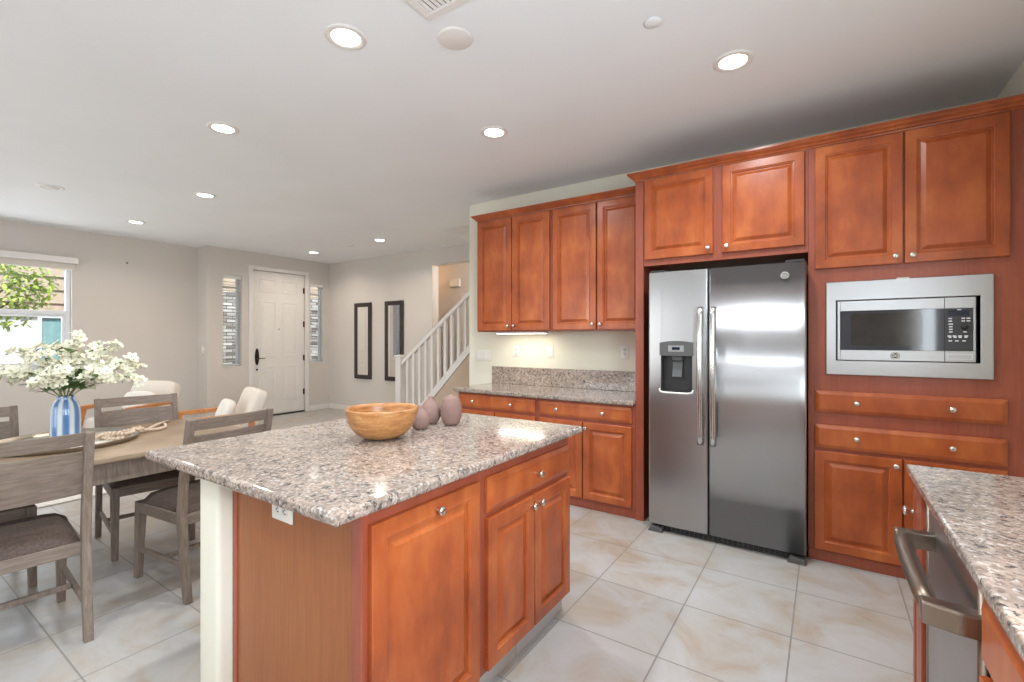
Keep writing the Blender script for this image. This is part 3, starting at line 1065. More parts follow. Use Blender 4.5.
t = slab('countertop', 'speckled granite countertop with a low backsplash on the back wall', 'countertop', BX0 - 0.03, UX1 - 0.0005, 3.365, YK - 0.002, 0.888)
bm = NB(); box(bm, -0.87, (UX1 - BX0 + 0.03) / 2 - 0.001, 0.297, 0.316, 0.036, 0.036 + 0.175, 0.003)
obj('backsplash', bm, 'granite', t)


# plates on the back wall
def wall_plate(name, label, x, z, w, h, kind, loc_y=YK, rot=0.0, xoff=None, cat='outlet', base=None):
    t = thing(name, label, cat, base or (x, loc_y, z), rot)
    bm = NB(); box(bm, -w / 2, w / 2, -0.006, 0, -h / 2, h / 2, 0.003, 2)
    obj('cover_plate', bm, 'plate', t)
    n = max(1, int(round(w / 0.055))) if kind == 'switch' else 1
    if kind == 'switch':
        for k in range(n):
            cx = (k - (n - 1) / 2) * 0.046
            bm = NB(); box(bm, cx - 0.016, cx + 0.016, -0.010, -0.004, -0.033, 0.033, 0.002)
            obj('rocker', bm, 'plate', t)
    elif kind in ('outlet', 'outlet_h'):
        for s in (-1, 1):
            bm = NB()
            ox, oz = (0, s * 0.020) if kind == 'outlet' else (s * 0.020, 0)
            lathe(bm, [(0.0, 0.0), (0.0165, 0.0), (0.016, 0.003), (0, 0.003)], 18, Matrix.Translation((ox, -0.005, oz)) @ Matrix.Rotation(PI / 2, 4, 'X'))
            f = obj('socket', bm, 'plate', t)
            bm = NB()
            for a in (-0.006, 0.006):
                if kind == 'outlet':
                    box(bm, ox + a - 0.0013, ox + a + 0.0013, -0.0088, -0.0075, oz - 0.002, oz + 0.007)
                else:
                    box(bm, ox - 0.002, ox + 0.007, -0.0088, -0.0075, oz + a - 0.0013, oz + a + 0.0013)
            box(bm, ox - 0.008 if kind == 'outlet_h' else ox - 0.0025, ox - 0.004 if kind == 'outlet_h' else ox + 0.0025, -0.0088, -0.0075, oz - (0.009 if kind == 'outlet' else 0.0025), oz - (0.005 if kind == 'outlet' else -0.0025))
            obj('slots', bm, 'slot', f)
    return t


wall_plate('light_switch', 'wide four-gang switch plate on the end of the kitchen wall left of the backsplash', -3.045, 1.175, 0.205, 0.115, 'switch', cat='light switch')
wall_plate('wall_outlet', 'white wall outlet under the lit left wall cabinet', -2.625, 1.225, 0.072, 0.115, 'outlet')
wall_plate('light_switch', 'white single switch plate in the middle above the granite backsplash', -2.23, 1.225, 0.078, 0.12, 'switch', cat='light switch')
wall_plate('wall_outlet', 'white wall outlet beside the refrigerator panel above the backsplash', -1.475, 1.235, 0.075, 0.115, 'outlet')
wall_plate('light_switch', 'small white switch plate on the narrow wall return left of the entry', -8.19, 1.18, 0.075, 0.115, 'switch', YJ, cat='light switch')
bm = NB(); tube(bm, [(0, 0, 0), (0.03, 0, -0.004), (0.034, 0, 0.012)], 0.004, 8)
lathe(bm, [(0, 0), (0.010, 0), (0.009, 0.004), (0, 0.004)], 12, Matrix.Rotation(PI / 2, 4, 'Y'))
tag(obj('wall_hook', bm, 'dark_metal', None, (XW, 2.515, 2.45)), 'tiny dark picture hook alone on the wall right of the dining window', 'hook')

# ------------------------------------------------------------------ refrigerator
FRX0, FRX1, FRS = -1.040, -0.092, -0.642
FY = 3.285
fr = thing('refrigerator', 'stainless side-by-side refrigerator with an in-door water dispenser', 'refrigerator', (FRX0, FY, 0))
fw = FRX1 - FRX0; fs = FRS - FRX0
bm = NB(); box(bm, 0.006, fw - 0.006, 0.075, 0.70, 0.03, 1.795, 0.004)
obj('cabinet_body', bm, 'dgrey', fr)


def fridge_door(x0, x1, hole=None):
    """slightly crowned stainless door slab with rounded vertical edges"""
    bm = NB()
    z0, z1 = 0.055, 1.815
    nseg = 14
    th = 0.066
    w = x1 - x0
    front = []
    for k in range(nseg + 1):
        u = k / nseg
        x = x0 + w * u
        e = min(u, 1 - u) * w
        y = 0.006 * (2 * u - 1) ** 2
        if e < 0.012:
            y += 0.012 - math.sqrt(max(0, 0.012 ** 2 - (0.012 - e) ** 2))
        front.append((x, y))
    # resolve the small corner radius
    pts = []
    for k in range(5):
        a = PI / 2 * k / 4
        pts.append((x0 + 0.012 - 0.012 * math.cos(a), 0.006 + 0.012 - 0.012 * math.sin(a)))
    for k in range(1, nseg):
        u = k / nseg
        x = x0 + 0.012 + (w - 0.024) * u
        pts.append((x, 0.006 * (2 * u - 1) ** 2))
    for k in range(5):
        a = PI / 2 * (1 - k / 4)
        pts.append((x1 - 0.012 + 0.012 * math.cos(a), 0.006 + 0.012 - 0.012 * math.sin(a)))
    loop = pts + [(x1, th), (x0, th)]

    def face_strip(za, zb, p):
        A = [bm.verts.new((q[0], q[1], za)) for q in p]
        B = [bm.verts.new((q[0], q[1], zb)) for q in p]
        for k in range(len(p) - 1):
            f = bm.faces.new((A[k], A[k + 1], B[k + 1], B[k])); f.smooth = True
        return A, B
    if hole is None:
        prism(bm, loop, 'z', z0, z1)
        for f in bm.faces:
            if abs(f.normal.z) < 0.5:
                f.smooth = True
    else:
        hx0, hx1, hz0, hz1 = hole

        def yat(x):
            return 0.006 * (2 * (x - x0) / w - 1) ** 2
        left = [q for q in pts if q[0] < hx0 - 1e-4] + [(hx0, yat(hx0))]
        mid = [(hx0, yat(hx0))] + [q for q in pts if hx0 < q[0] < hx1] + [(hx1, yat(hx1))]
        right = [(hx1, yat(hx1))] + [q for q in pts if q[0] > hx1 + 1e-4]
        face_strip(z0, z1, left); face_strip(z0, z1, right)
        face_strip(z0, hz0, mid); face_strip(hz1, z1, mid)
        A, B = face_strip(z0, z1, [(x1, pts[-1][1]), (x1, th), (x0, th), (x0, pts[0][1])])
        for z in (z0, z1):
            vs = [bm.verts.new((q[0], q[1], z)) for q in loop]
            bm.faces.new(vs if z == z1 else list(reversed(vs)))
        # recess walls
        rd = 0.060
        for (a, b) in (((hx0, yat(hx0)), (hx0, rd)), ((hx1, yat(hx1)), (hx1, rd))):
            vs = [bm.verts.new((*a, hz0)), bm.verts.new((*b, hz0)), bm.verts.new((*b, hz1)), bm.verts.new((*a, hz1))]
            bm.faces.new(vs)
        for z in (hz0, hz1):
            vs = [bm.verts.new((hx0, 0.004, z)), bm.verts.new((hx1, 0.004, z)), bm.verts.new((hx1, rd, z)), bm.verts.new((hx0, rd, z))]
            bm.faces.new(vs)
    return bm


HOLE = (0.088, 0.298, 0.985, 1.325)
ld = obj('door', fridge_door(0.0, fs - 0.003, HOLE), 'steel', fr)
rd_ = obj('door', fridge_door(fs + 0.003, fw), 'steel', fr)


def fridge_handle(par, x):
    bm = NB()
    pts = []
    for k in range(17):
        u = k / 16
        z = 0.655 + 0.905 * u
        b_ = 4 * u * (1 - u)
        pts.append((x, -0.040 - 0.020 * b_, z))
    tube(bm, pts, 0.0205, 14)
    for z in (0.672, 1.543):
        box(bm, x - 0.013, x + 0.013, -0.045, 0.010, z - 0.018, z + 0.018, 0.005, 2)
    return obj('handle', bm, 'steel_h', par)


fridge_handle(ld, fs - 0.040)
fridge_handle(rd_, fs + 0.038)
hx0, hx1, hz0, hz1 = HOLE
bm = NB()
box(bm, hx0 + 0.001, hx1 - 0.001, 0.056, 0.0595, hz0 + 0.001, hz1 - 0.001)
box(bm, hx0 + 0.0005, hx0 + 0.006, 0.004, 0.058, hz0, hz1); box(bm, hx1 - 0.006, hx1 - 0.0005, 0.004, 0.058, hz0, hz1)
disp = obj('dispenser', bm, 'dgrey', ld)
bm = NB()
prism(bm, [(hx0 - 0.006, hz1 - 0.090), (hx1 + 0.006, hz1 - 0.090), (hx1 + 0.006, hz1 - 0.002)] + [(hx0 - 0.006 + (hx1 - hx0 + 0.012) * (1 - k / 8), hz1 + 0.012 * (4 * (k / 8) * (1 - k / 8))) for k in range(0, 9)], 'y', -0.008, 0.020)
obj('control_fascia', bm, 'mgrey', disp)
bm = NB(); box(bm, (hx0 + hx1) / 2 - 0.052, (hx0 + hx1) / 2 + 0.052, -0.010, -0.007, hz1 - 0.062, hz1 - 0.020, 0.001)
obj('button_panel', bm, 'lgrey', disp)
bm = NB(); box(bm, (hx0 + hx1) / 2 - 0.026, (hx0 + hx1) / 2 + 0.026, -0.012, -0.009, hz1 - 0.050, hz1 - 0.030, 0.001)
obj('readout', bm, 'display', disp)
bm = NB(); box(bm, (hx0 + hx1) / 2 - 0.035, (hx0 + hx1) / 2 + 0.035, 0.020, 0.056, hz1 - 0.125, hz1 - 0.090, 0.004)
obj('nozzle', bm, 'mgrey', disp)
bm = NB(); prism(bm, [(0.018, hz1 - 0.235), (0.026, hz1 - 0.238), (0.054, hz1 - 0.125), (0.046, hz1 - 0.122)], 'x', (hx0 + hx1) / 2 - 0.032, (hx0 + hx1) / 2 + 0.032)
obj('paddle', bm, 'mgrey', disp)
bm = NB(); box(bm, hx0, hx1, 0.0, 0.056, hz0 - 0.001, hz0 + 0.010, 0.002)
obj('drip_tray', bm, 'black', disp)
bm = NB(); tube(bm, [(hx0 - 0.006, -0.006, hz0 + 0.020), (hx0 - 0.002, -0.012, hz0 + 0.002), (hx0 + 0.03, -0.015, hz0 - 0.004), (hx1 - 0.03, -0.015, hz0 - 0.004), (hx1 + 0.002, -0.012, hz0 + 0.002), (hx1 + 0.006, -0.006, hz0 + 0.020)], 0.007, 8)
obj('lower_lip', bm, 'plate', disp)


def ring_badge(bm, x, z, r, y, tilt=0):
    """round script badge: a ring, a disc and two looping strokes inside"""
    mt = Matrix.Translation((x, y, z)) @ Matrix.Rotation(PI / 2, 4, 'X')
    lathe(bm, [(0.0, 0.0), (r, 0.0), (r, 0.002), (r * 0.97, 0.003), (0, 0.003)], 28, mt, 0)
    pts = [(x + r * 0.80 * math.cos(a), y - 0.0035, z + r * 0.80 * math.sin(a)) for a in [2 * PI * k / 28 for k in range(29)]]
    tube(bm, pts, r * 0.10, 6, 1)
    for s in (-1, 1):
        pts = []
        for k in range(15):
            a = 2 * PI * k / 14
            pts.append((x + s * r * 0.26 + r * 0.20 * math.cos(a), y - 0.0035, z + r * 0.34 * math.sin(a) * (1.0 if s < 0 else 0.9)))
        tube(bm, pts, r * 0.065, 6, 1)


bm = NB(); ring_badge(bm, -0.203 - FRX0, 1.738, 0.024, 0.004)
obj('badge', bm, ['dgrey', 'plate'], rd_)
bm = NB(); box(bm, 0.02, fw - 0.02, 0.040, 0.055, 0.004, 0.050)
gr = obj('toe_grille', bm, 'black', fr)
bm = NB()
x = 0.06
while x < fw - 0.05:
    box(bm, x, x + 0.003, 0.030, 0.042, 0.006, 0.046); x += 0.03
for z in (0.012, 0.022, 0.032, 0.042):
    box(bm, 0.02, fw - 0.02, 0.034, 0.042, z - 0.001, z + 0.001)
obj('grille_slats', bm, 'mgrey', gr)
for xx in (0.05, fw - 0.05):
    bm = NB(); prism(bm, [(xx - 0.05, 0.0), (xx + 0.05, 0.0), (xx + 0.045, 0.028), (xx - 0.03, 0.040)], 'y', -0.012, 0.06, bev=0.003)
    obj('foot', bm, 'mgrey', fr)
for xx in (0.06, fw - 0.06):
    bm = NB(); box(bm, xx - 0.05, xx + 0.05, 0.015, 0.12, 1.816, 1.832, 0.004)
    obj('hinge_cover', bm, 'dgrey', fr)

# ------------------------------------------------------------------ microwave
mw = thing('microwave', 'built-in stainless microwave set in the tall cherry cabinet', 'microwave', (0.005, YF - 0.0005, 1.138))
MWW, MWH = 0.720, 0.552
bm = NB()
fx, fz0, fz1 = 0.050, 0.085, 0.112
y0, y1 = -0.022, -0.001
rim = [[bm.verts.new((x_, y_, z_)) for x_, z_ in ((i_, i_), (MWW - i_, i_), (MWW - i_, MWH - i_), (i_, MWH - i_))] for i_, y_ in ((0, y1), (0, y0 + 0.003), (0.003, y0))]
rim += [[bm.verts.new((x_, y_, z_)) for x_, z_ in ((fx - e_, fz0 - e_), (MWW - fx + e_, fz0 - e_), (MWW - fx + e_, MWH - fz1 + e_), (fx - e_, MWH - fz1 + e_))] for e_, y_ in ((0.002, y0), (0, y0 + 0.002), (0, y1))]
rim.append(rim[0])
for p_, q_ in zip(rim[:-1], rim[1:]):
    for k in range(4):
        bm.faces.new((p_[k], p_[(k + 1) % 4], q_[(k + 1) % 4], q_[k]))
obj('trim_kit', bm, 'steel', mw)
ix0, ix1, iz0, iz1 = fx + 0.006, MWW - fx - 0.016, fz0 + 0.003, MWH - fz1 - 0.004
bm = NB(); box(bm, fx + 0.001, MWW - fx - 0.001, 0.03, 0.40, fz0 + 0.001, MWH - fz1 - 0.001)
obj('oven_case', bm, 'black', mw)
xs = ix0 + 0.475
bm = NB()
dd0, dd1 = -0.018, 0.028
wz0, wz1 = iz0 + 0.060, iz1 - 0.060
box(bm, ix0, ix0 + 0.014, dd0, dd1, iz0, iz1, 0.002); box(bm, ix0 + 0.014, xs, dd0, dd1, iz0, wz0, 0.002)
box(bm, ix0 + 0.014, xs, dd0, dd1, wz1, iz1, 0.002)
md = obj('door', bm, 'steel', mw)
bm = NB(); box(bm, ix0 + 0.014, xs, dd0 + 0.003, dd1, wz0, wz1)
gl = obj('door_glass', bm, 'ovenglass', md)
bm = NB()
cx0, cx1, cz0, cz1 = ix0 + 0.065, ix0 + 0.385, wz0 + 0.026, wz1 - 0.016
pts = []
rr = 0.018
for qx, qz, a0 in ((cx1 - rr, cz0 + rr, -90), (cx1 - rr, cz1 - rr, 0), (cx0 + rr, cz1 - rr, 90), (cx0 + rr, cz0 + rr, 180)):
    for k in range(5):
        a = math.radians(a0 + 90 * k / 4)
        pts.append((qx + rr * math.cos(a), qz + rr * math.sin(a)))
prism(bm, pts, 'y', dd0 + 0.0015, dd0 + 0.004)
obj('viewing_window', bm, 'ovenwindow', gl)
bm = NB()
box(bm, xs + 0.001, ix1, dd0, dd1, iz0, wz0, 0.002); box(bm, xs + 0.001, ix1, dd0, dd1, wz1, iz1, 0.002)
box(bm, ix1 - 0.010, ix1, dd0, dd1, wz0, wz1, 0.002)
cp = obj('control_panel', bm, 'steel', mw)
bm = NB(); box(bm, xs + 0.001, ix1 - 0.010, dd0 + 0.003, dd1, wz0, wz1)
obj('control_glass', bm, 'ovenglass', cp)
cw0, cw1 = xs + 0.012, ix1 - 0.018
yb = dd0 + 0.003
bm = NB(); box(bm, cw0, cw1 - 0.008, yb - 0.0015, yb, wz1 - 0.040, wz1 - 0.010)
obj('display', bm, 'display', cp)
bm = NB(); box(bm, (cw0 + cw1) / 2 - 0.008, (cw0 + cw1) / 2 + 0.008, yb - 0.002, yb, wz1 - 0.010, wz1 - 0.005)
obj('clock_digits', bm, 'printing', cp)
n_b = 0
for (r_, cols, w_) in ((0.052, (0.004, 0.055, 0.075), 0.014), (0.066, (0.004, 0.055, 0.075), 0.014), (0.082, (0.004,), 0.018), (0.096, (0.006,), 0.014), (0.110, (0.006,), 0.014), (0.124, (0.006, 0.062), 0.014), (0.146, (0.0, 0.020, 0.042, 0.066), 0.015), (0.153, (0.004, 0.024, 0.044, 0.066), 0.012), (0.172, (0.004, 0.030, 0.058), 0.014)):
    for c_ in cols:
        bm = NB(); box(bm, cw0 + c_, cw0 + c_ + w_, yb - 0.0012, yb, wz1 - r_ - 0.005, wz1 - r_ + 0.001)
        obj('button', bm, 'printing', cp)
bm = NB(); lathe(bm, [(0.015, 0.0), (0.015, 0.006), (0.012, 0.012), (0.0, 0.013)], 20, Matrix.Translation((cw0 + 0.068, yb, wz1 - 0.100)) @ Matrix.Rotation(PI / 2, 4, 'X'))
obj('dial', bm, 'black', cp)
bm = NB()
bx0, bx1, bz0, bz1 = xs + 0.012, ix1 - 0.014, iz0 + 0.016, iz0 + 0.044
for a in ((bx0, bx1, bz0, bz0 + 0.002), (bx0, bx1, bz1 - 0.002, bz1), (bx0, bx0 + 0.002, bz0, bz1), (bx1 - 0.002, bx1, bz0, bz1)):
    box(bm, a[0], a[1], dd0 - 0.0008, dd0 + 0.001, a[2], a[3])
obj('release_button', bm, 'printing', cp)
bm = NB(); ring_badge(bm, ix0 + 0.268, iz0 + 0.030, 0.020, dd0)
obj('badge', bm, ['dgrey', 'plate'], md)
bm = NB(); box(bm, 0.33, 0.385, -0.024, -0.004, MWH - 0.003, MWH + 0.004, 0.001)
obj('mounting_clip', bm, 'plate', mw)

# ------------------------------------------------------------------ island
IFX = -1.060
IY0, IY1 = 0.853, 2.075
isl = thing('island_cabinet', 'cherry kitchen island cabinet on a white pony wall', 'kitchen island', (IFX, IY0, 0), PI / 2)
# local: x runs +Y in the world, front (-y) faces +X, depth +y runs -X
L = IY1 - IY0
DP = -1.775 - IFX            # world x of the back relative to the face
dep = -DP
bm = NB(); box(bm, 0.0, L, 0.0, dep, 0.095, 0.877, 0.001)
obj('carcass', bm, 'frame', isl)
bm = NB(); box(bm, 0.0, L, 0.032, 0.06, 0, 0.095)
obj('toe_kick', bm, M['floor'], isl)
bm = NB(); box(bm, -0.010, 0.0, 0.02, dep, 0.0, 0.877, 0.001)
obj('end_panel', bm, wood('cherry_veneer_panel', (0.25, 0.080, 0.026), (0.31, 0.105, 0.034), (0.36, 0.13, 0.044), (16, 16, 0.6), 0.36, 0.0, 0.2, 0.35), isl)
bm = NB(); box(bm, -0.016, 0.004, 0.0, 0.045, 0.0, 0.877, 0.003)
obj('corner_stile', bm, 'frame', isl)
bm = NB(); box(bm, -0.016, 0.0, dep - 0.03, dep, 0.0, 0.877, 0.003)
obj('corner_stile', bm, 'frame', isl)
bm = NB(); box(bm, -0.064, L + 0.01, dep + 0.001, dep + 0.148, 0.0, 0.877, 0.018, 4)
obj('pony_wall', bm, 'kwall', isl)
cab_door(isl, 0.858 - IY0, 1.343 - IY0, 0.11, 0.832, [(1.117 - IY0, 0.800)])
drawer(isl, 1.397 - IY0, 2.063 - IY0, 0.700, 0.832, [(1.750 - IY0, 0.766)])
cab_door(isl, 1.397 - IY0, 1.726 - IY0, 0.11, 0.678, [(1.698 - IY0, 0.640)])
cab_door(isl, 1.734 - IY0, 2.063 - IY0, 0.11, 0.678, [(1.762 - IY0, 0.640)])
slab('island_countertop', 'large speckled granite slab on the kitchen island', 'countertop', -2.205, -1.010, 0.718, 2.142, 0.914, 0.0365, 0.013)
wall_plate('wall_outlet', 'horizontal outlet on the island end panel under the granite', -1.455, 0.797, 0.118, 0.070, 'outlet_h', IY0 - 0.0102)

# ------------------------------------------------------------------ right-hand counter with dishwasher
RX = 0.272
slab('countertop', 'speckled granite counter along the right edge of the photo above the dishwasher', 'countertop', 0.236, XR - 0.002, -0.9, 2.125, 0.914, 0.036, 0.008)
MTX = -PI / 2                # faces -X; local x runs -Y
t = thing('base_cabinet', 'narrow cherry base cabinet between the dishwasher and the counter end', 'cabinet', (RX, 2.105, 0), MTX)
bm = NB(); box(bm, 0, 0.175, 0.0, XR - RX - 0.003, 0.09, 0.877, 0.002)
obj('carcass', bm, 'frame', t)
bm = NB(); box(bm, 0, 0.175, 0.06, 0.10, 0, 0.09)
obj('plinth', bm, 'frame', t)
cab_door(t, 0.008, 0.168, 0.11, 0.86, [(0.03, 0.765)], rings=[(0, 0.020), (0, 0.003), (0.003, 0.0), (0.030, 0.0), (0.034, 0.005), (0.040, 0.008), (0.055, 0.002)], mat='frame')
t = thing('base_cabinet', 'cherry base cabinet at the bottom right corner, nearer than the dishwasher', 'cabinet', (RX, 1.295, 0), MTX)
bm = NB(); box(bm, 0, 2.1, 0.0, XR - RX - 0.003, 0.09, 0.877, 0.002)
obj('carcass', bm, 'frame', t)
bm = NB(); box(bm, 0, 2.1, 0.06, 0.10, 0, 0.09)
obj('plinth', bm, 'frame', t)
for k in range(4):
    cab_door(t, 0.02 + k * 0.52, 0.51 + k * 0.52, 0.11, 0.69, [(0.48 + k * 0.52 if k % 2 == 0 else 0.05 + k * 0.52, 0.65)])
    drawer(t, 0.02 + k * 0.52, 0.51 + k * 0.52, 0.715, 0.85, [(0.265 + k * 0.52, 0.783)])
dwr = thing('dishwasher', 'stainless dishwasher with a chunky bar handle, warm reflections put into its colour', 'dishwasher', (0.262, 1.915, 0), MTX)
bm = NB(); box(bm, 0.004, 0.606, 0.03, 0.58, 0.09, 0.872, 0.003)
obj('tub', bm, 'dgrey', dwr)
bm = NB(); box(bm, 0.004, 0.606, 0.06, 0.10, 0.0, 0.09)
obj('kick_plate', bm, 'black', dwr)
bm = NB(); box(bm, 0.024, 0.586, 0.0, 0.03, 0.10, 0.868, 0.006, 2)
dd = obj('door', bm, 'steel', dwr)
for x in (0.016, 0.596):
    bm = NB(); tube(bm, [(x, 0.008, 0.10), (x, 0.008, 0.868)], 0.012, 12)
    obj('edge_trim', bm, 'steel_warm_refl', dd)
bm = NB()
zh = 0.768
tube(bm, [(0.135, -0.072, zh), (0.20, -0.076, zh), (0.30, -0.078, zh), (0.50, -0.076, zh), (0.595, -0.072, zh)], [0.019, 0.0205, 0.021, 0.0205, 0.019], 14)
obj('handle', bm, 'steel_warm_refl', dd)
for x, s in ((0.140, -1), (0.585, 1)):
    bm = NB()
    prism(bm, [(x - 0.018, -0.092), (x + 0.018, -0.092), (x + 0.022 + 0.012 * s, -0.03), (x + 0.018 + 0.016 * s, 0.006), (x - 0.018 + 0.016 * s, 0.006), (x - 0.020 + 0.004 * s, -0.03)], 'z', zh - 0.024, zh + 0.024, bev=0.005)
    obj('handle_bracket', bm, 'steel_warm_refl', dd)

# ------------------------------------------------------------------ things on the island
bm = NB()
R0 = 0.155
prof = [(0.0, 0.0), (0.05, 0.0), (0.058, 0.003)]
for k in range(1, 13):
    a = k / 12
    prof.append((0.058 + (R0 - 0.058) * math.sin(a * PI / 2) ** 0.9, 0.003 + 0.125 * (1 - math.cos(a * PI / 2)) ** 0.85))
prof += [(R0 + 0.001, 0.131), (R0 - 0.004, 0.135), (R0 - 0.010, 0.131)]
for k in range(11, -1, -1):
    a = k / 12
    prof.append((max(0.0, 0.045 + (R0 - 0.057) * math.sin(a * PI / 2) ** 0.9) if k > 0 else 0.0, 0.016 + 0.112 * (1 - math.cos(a * PI / 2)) ** 0.85))
lathe(bm, prof, 56, cap0=False, cap1=False)
tag(obj('wooden_bowl', bm, 'bowl', None, (-1.625, 1.395, 0.9142)), 'wide turned wooden bowl on the granite island', 'bowl')


def bud_vase(x, y, r, h, label, shape):
    bm = NB()
    prof = [(0.0, 0.0), (r * 0.50, 0.0), (r * 0.58, 0.003)]
    for k in range(1, 15):
        u = k / 15
        if shape == 'tall':
            w = (math.sin(PI * (0.12 + 0.80 * u)) ** 0.42)
        elif shape == 'drop':
            w = math.sin(PI * (0.15 + 0.83 * u)) ** 0.8 * (1.08 - 0.28 * u)
        else:
            w = math.sin(PI * (0.18 + 0.78 * u)) ** 0.75
        prof.append((r * w, h * u * 0.985))
    rt = 0.012
    prof += [(rt + 0.002, h * 0.985), (rt, h), (rt - 0.003, h), (rt - 0.004, h * 0.93), (0.0, h * 0.93)]
    lathe(bm, prof, 36, cap0=False, cap1=False)
    tag(obj('bud_vase', bm, 'clay', None, (x, y, 0.9142)), label, 'vase', 'matte clay bud vases on the island')


bud_vase(-1.578, 1.80, 0.054, 0.152, 'tallest matte taupe clay bud vase, standing apart to the right of the bowl', 'tall')
bud_vase(-1.700, 1.775, 0.058, 0.138, 'middle matte taupe clay bud vase with a pinched top, behind the small one', 'drop')
bud_vase(-1.632, 1.635, 0.048, 0.112, 'smallest matte taupe clay bud vase, half hidden by the wooden bowl', 'drop')

# ------------------------------------------------------------------ dining set
TX0, TX1, TY0, TY1 = -4.015, -3.005, 0.02, 1.62
tb = thing('dining_table', 'rectangular weathered wood dining table beside the island', 'table', ((TX0 + TX1) / 2, (TY0 + TY1) / 2, 0))
hx, hy = (TX1 - TX0) / 2, (TY1 - TY0) / 2
bm = NB(); box(bm, -hx, hx, -hy, hy, 0.722, 0.75, 0.004, 2)
obj('tabletop', bm, 'table_wood', tb)
bm = NB()
for s in (-1, 1):
    box(bm, -hx + 0.06, hx - 0.06, s * (hy - 0.06) - 0.012, s * (hy - 0.06) + 0.012, 0.61, 0.722, 0.002)
    box(bm, s * (hx - 0.06) - 0.012, s * (hx - 0.06) + 0.012, -hy + 0.06, hy - 0.06, 0.61, 0.722, 0.002)
obj('apron', bm, 'grey_wood', tb)
for sx in (-1, 1):
    for sy in (-1, 1):
        bm = NB(); bar(bm, (sx * (hx - 0.075), sy * (hy - 0.075), 0.722), (sx * (hx - 0.065), sy * (hy - 0.065), 0.0), 0.075, 0.075, 0.004, 0.05, 0.05)
        obj('leg', bm, 'grey_wood', tb)


def make_chair(label, loc, rotz, group):
    """faces -y locally; origin at floor under the seat centre"""
    t = thing('dining_chair', label, 'chair', loc, rotz, group)
    w = 0.218
    # seat cushion: domed upholstered pad
    bm = NB()
    n = 10
    g = []
    for i in range(n + 1):
        row = []
        for j in range(n + 1):
            u, v = i / n * 2 - 1, j / n * 2 - 1
            k = (1 - abs(u) ** 5) * (1 - abs(v) ** 5)
            taper = 1.0 - 0.06 * (v + 1) / 2
            row.append(bm.verts.new((u * 0.213 * taper, v * 0.225 - 0.005, 0.440 + 0.055 * max(0, k) ** 0.45)))
        g.append(row)
    for i in range(n):
        for j in range(n):
            f = bm.faces.new((g[i][j], g[i + 1][j], g[i + 1][j + 1], g[i][j + 1])); f.smooth = True
    rim = [g[i][0] for i in range(n)] + [g[n][j] for j in range(n)] + [g[i][n] for i in range(n, 0, -1)] + [g[0][j] for j in range(n, 0, -1)]
    low = [bm.verts.new((v.co.x, v.co.y, 0.425)) for v in rim]
    for k in range(len(rim)):
        k2 = (k + 1) % len(rim)
        bm.faces.new((rim[k2], rim[k], low[k], low[k2]))
    bm.faces.new(low)
    obj('seat', bm, 'seat_fabric', t)
    bm = NB()
    box(bm, -w + 0.004, w - 0.004, -0.232, -0.205, 0.375, 0.435, 0.003)
    box(bm, -w + 0.004, w - 0.004, 0.195, 0.222, 0.375, 0.435, 0.003)
    for s in (-1, 1):
        box(bm, s * (w - 0.017) - 0.013, s * (w - 0.017) + 0.013, -0.21, 0.20, 0.375, 0.435, 0.003)
    obj('seat_frame', bm, 'rail_wood', t)
    for s in (-1, 1):
        bm = NB(); bar(bm, (s * (w - 0.022), -0.225, 0.435), (s * (w - 0.018), -0.250, 0.0), 0.044, 0.048, 0.004, 0.032, 0.036)
        obj('leg', bm, 'grey_wood', t)
        # rear leg sweeps back to the floor and up into the raked back post
        bm = NB()
        prism(bm, [(0.262, 0.0), (0.298, 0.0), (0.262, 0.25), (0.246, 0.43), (0.262, 0.62), (0.322, 0.938), (0.290, 0.942), (0.222, 0.63), (0.200, 0.43), (0.218, 0.24)], 'x', s * w - 0.017, s * w + 0.017, bev=0.004)
        obj('leg', bm, 'grey_wood', t)

    def curved(z0, z1, yb0, yb1, th):
        bm = NB()
        n = 8
        rows = []
        for k in range(n + 1):
            u = k / n * 2 - 1
            cy = 0.022 * (1 - u * u)
            x = u * (w - 0.014)
            rows.append([bm.verts.new((x, yb0 + cy - th / 2, z0)), bm.verts.new((x, yb0 + cy + th / 2, z0)), bm.verts.new((x, yb1 + cy + th / 2, z1)), bm.verts.new((x, yb1 + cy - th / 2, z1))])
        for a, b in zip(rows[:-1], rows[1:]):
            for k in range(4):
                bm.faces.new((a[k], a[(k + 1) % 4], b[(k + 1) % 4], b[k]))
        bm.faces.new(rows[0]); bm.faces.new(list(reversed(rows[-1])))
        return bm
    obj('top_rail', curved(0.878, 0.936, 0.287, 0.303, 0.022), 'rail_wood', t)
    obj('back_slat', curved(0.655, 0.850, 0.240, 0.282, 0.018), 'rail_wood', t)
    for s in (-1, 1):
        bm = NB(); box(bm, s * (w - 0.01) - 0.009, s * (w - 0.01) + 0.009, -0.222, 0.232, 0.160, 0.188, 0.003)
        obj('stretcher', bm, 'grey_wood', t)
    bm = NB(); box(bm, -w + 0.018, w - 0.018, 0.020, 0.040, 0.162, 0.186, 0.003)
    obj('stretcher', bm, 'grey_wood', t)
    return t


G_CH = 'grey wood dining chairs'
RPX = PI / 2        # back towards +X, facing -X : local -y -> ... see below
# local -y must point to -X for the two near chairs: rotate by -90 degrees
c1 = make_chair('grey wood dining chair in the left foreground, its back turned to the camera', (-3.035, 0.486, 0), math.radians(-94.6), G_CH)
dup(c1, (-3.009, 1.246, 0), math.radians(-83.5), 'grey wood dining chair between the table and the granite island, back towards the camera', G_CH)
dup(c1, (-3.815, 1.250, 0), math.radians(81.8), 'grey wood dining chair across the table, right of the flower vase', G_CH)
dup(c1, (-3.84, 0.460, 0), PI / 2, 'grey wood dining chair across the table, left of the flower vase', G_CH)

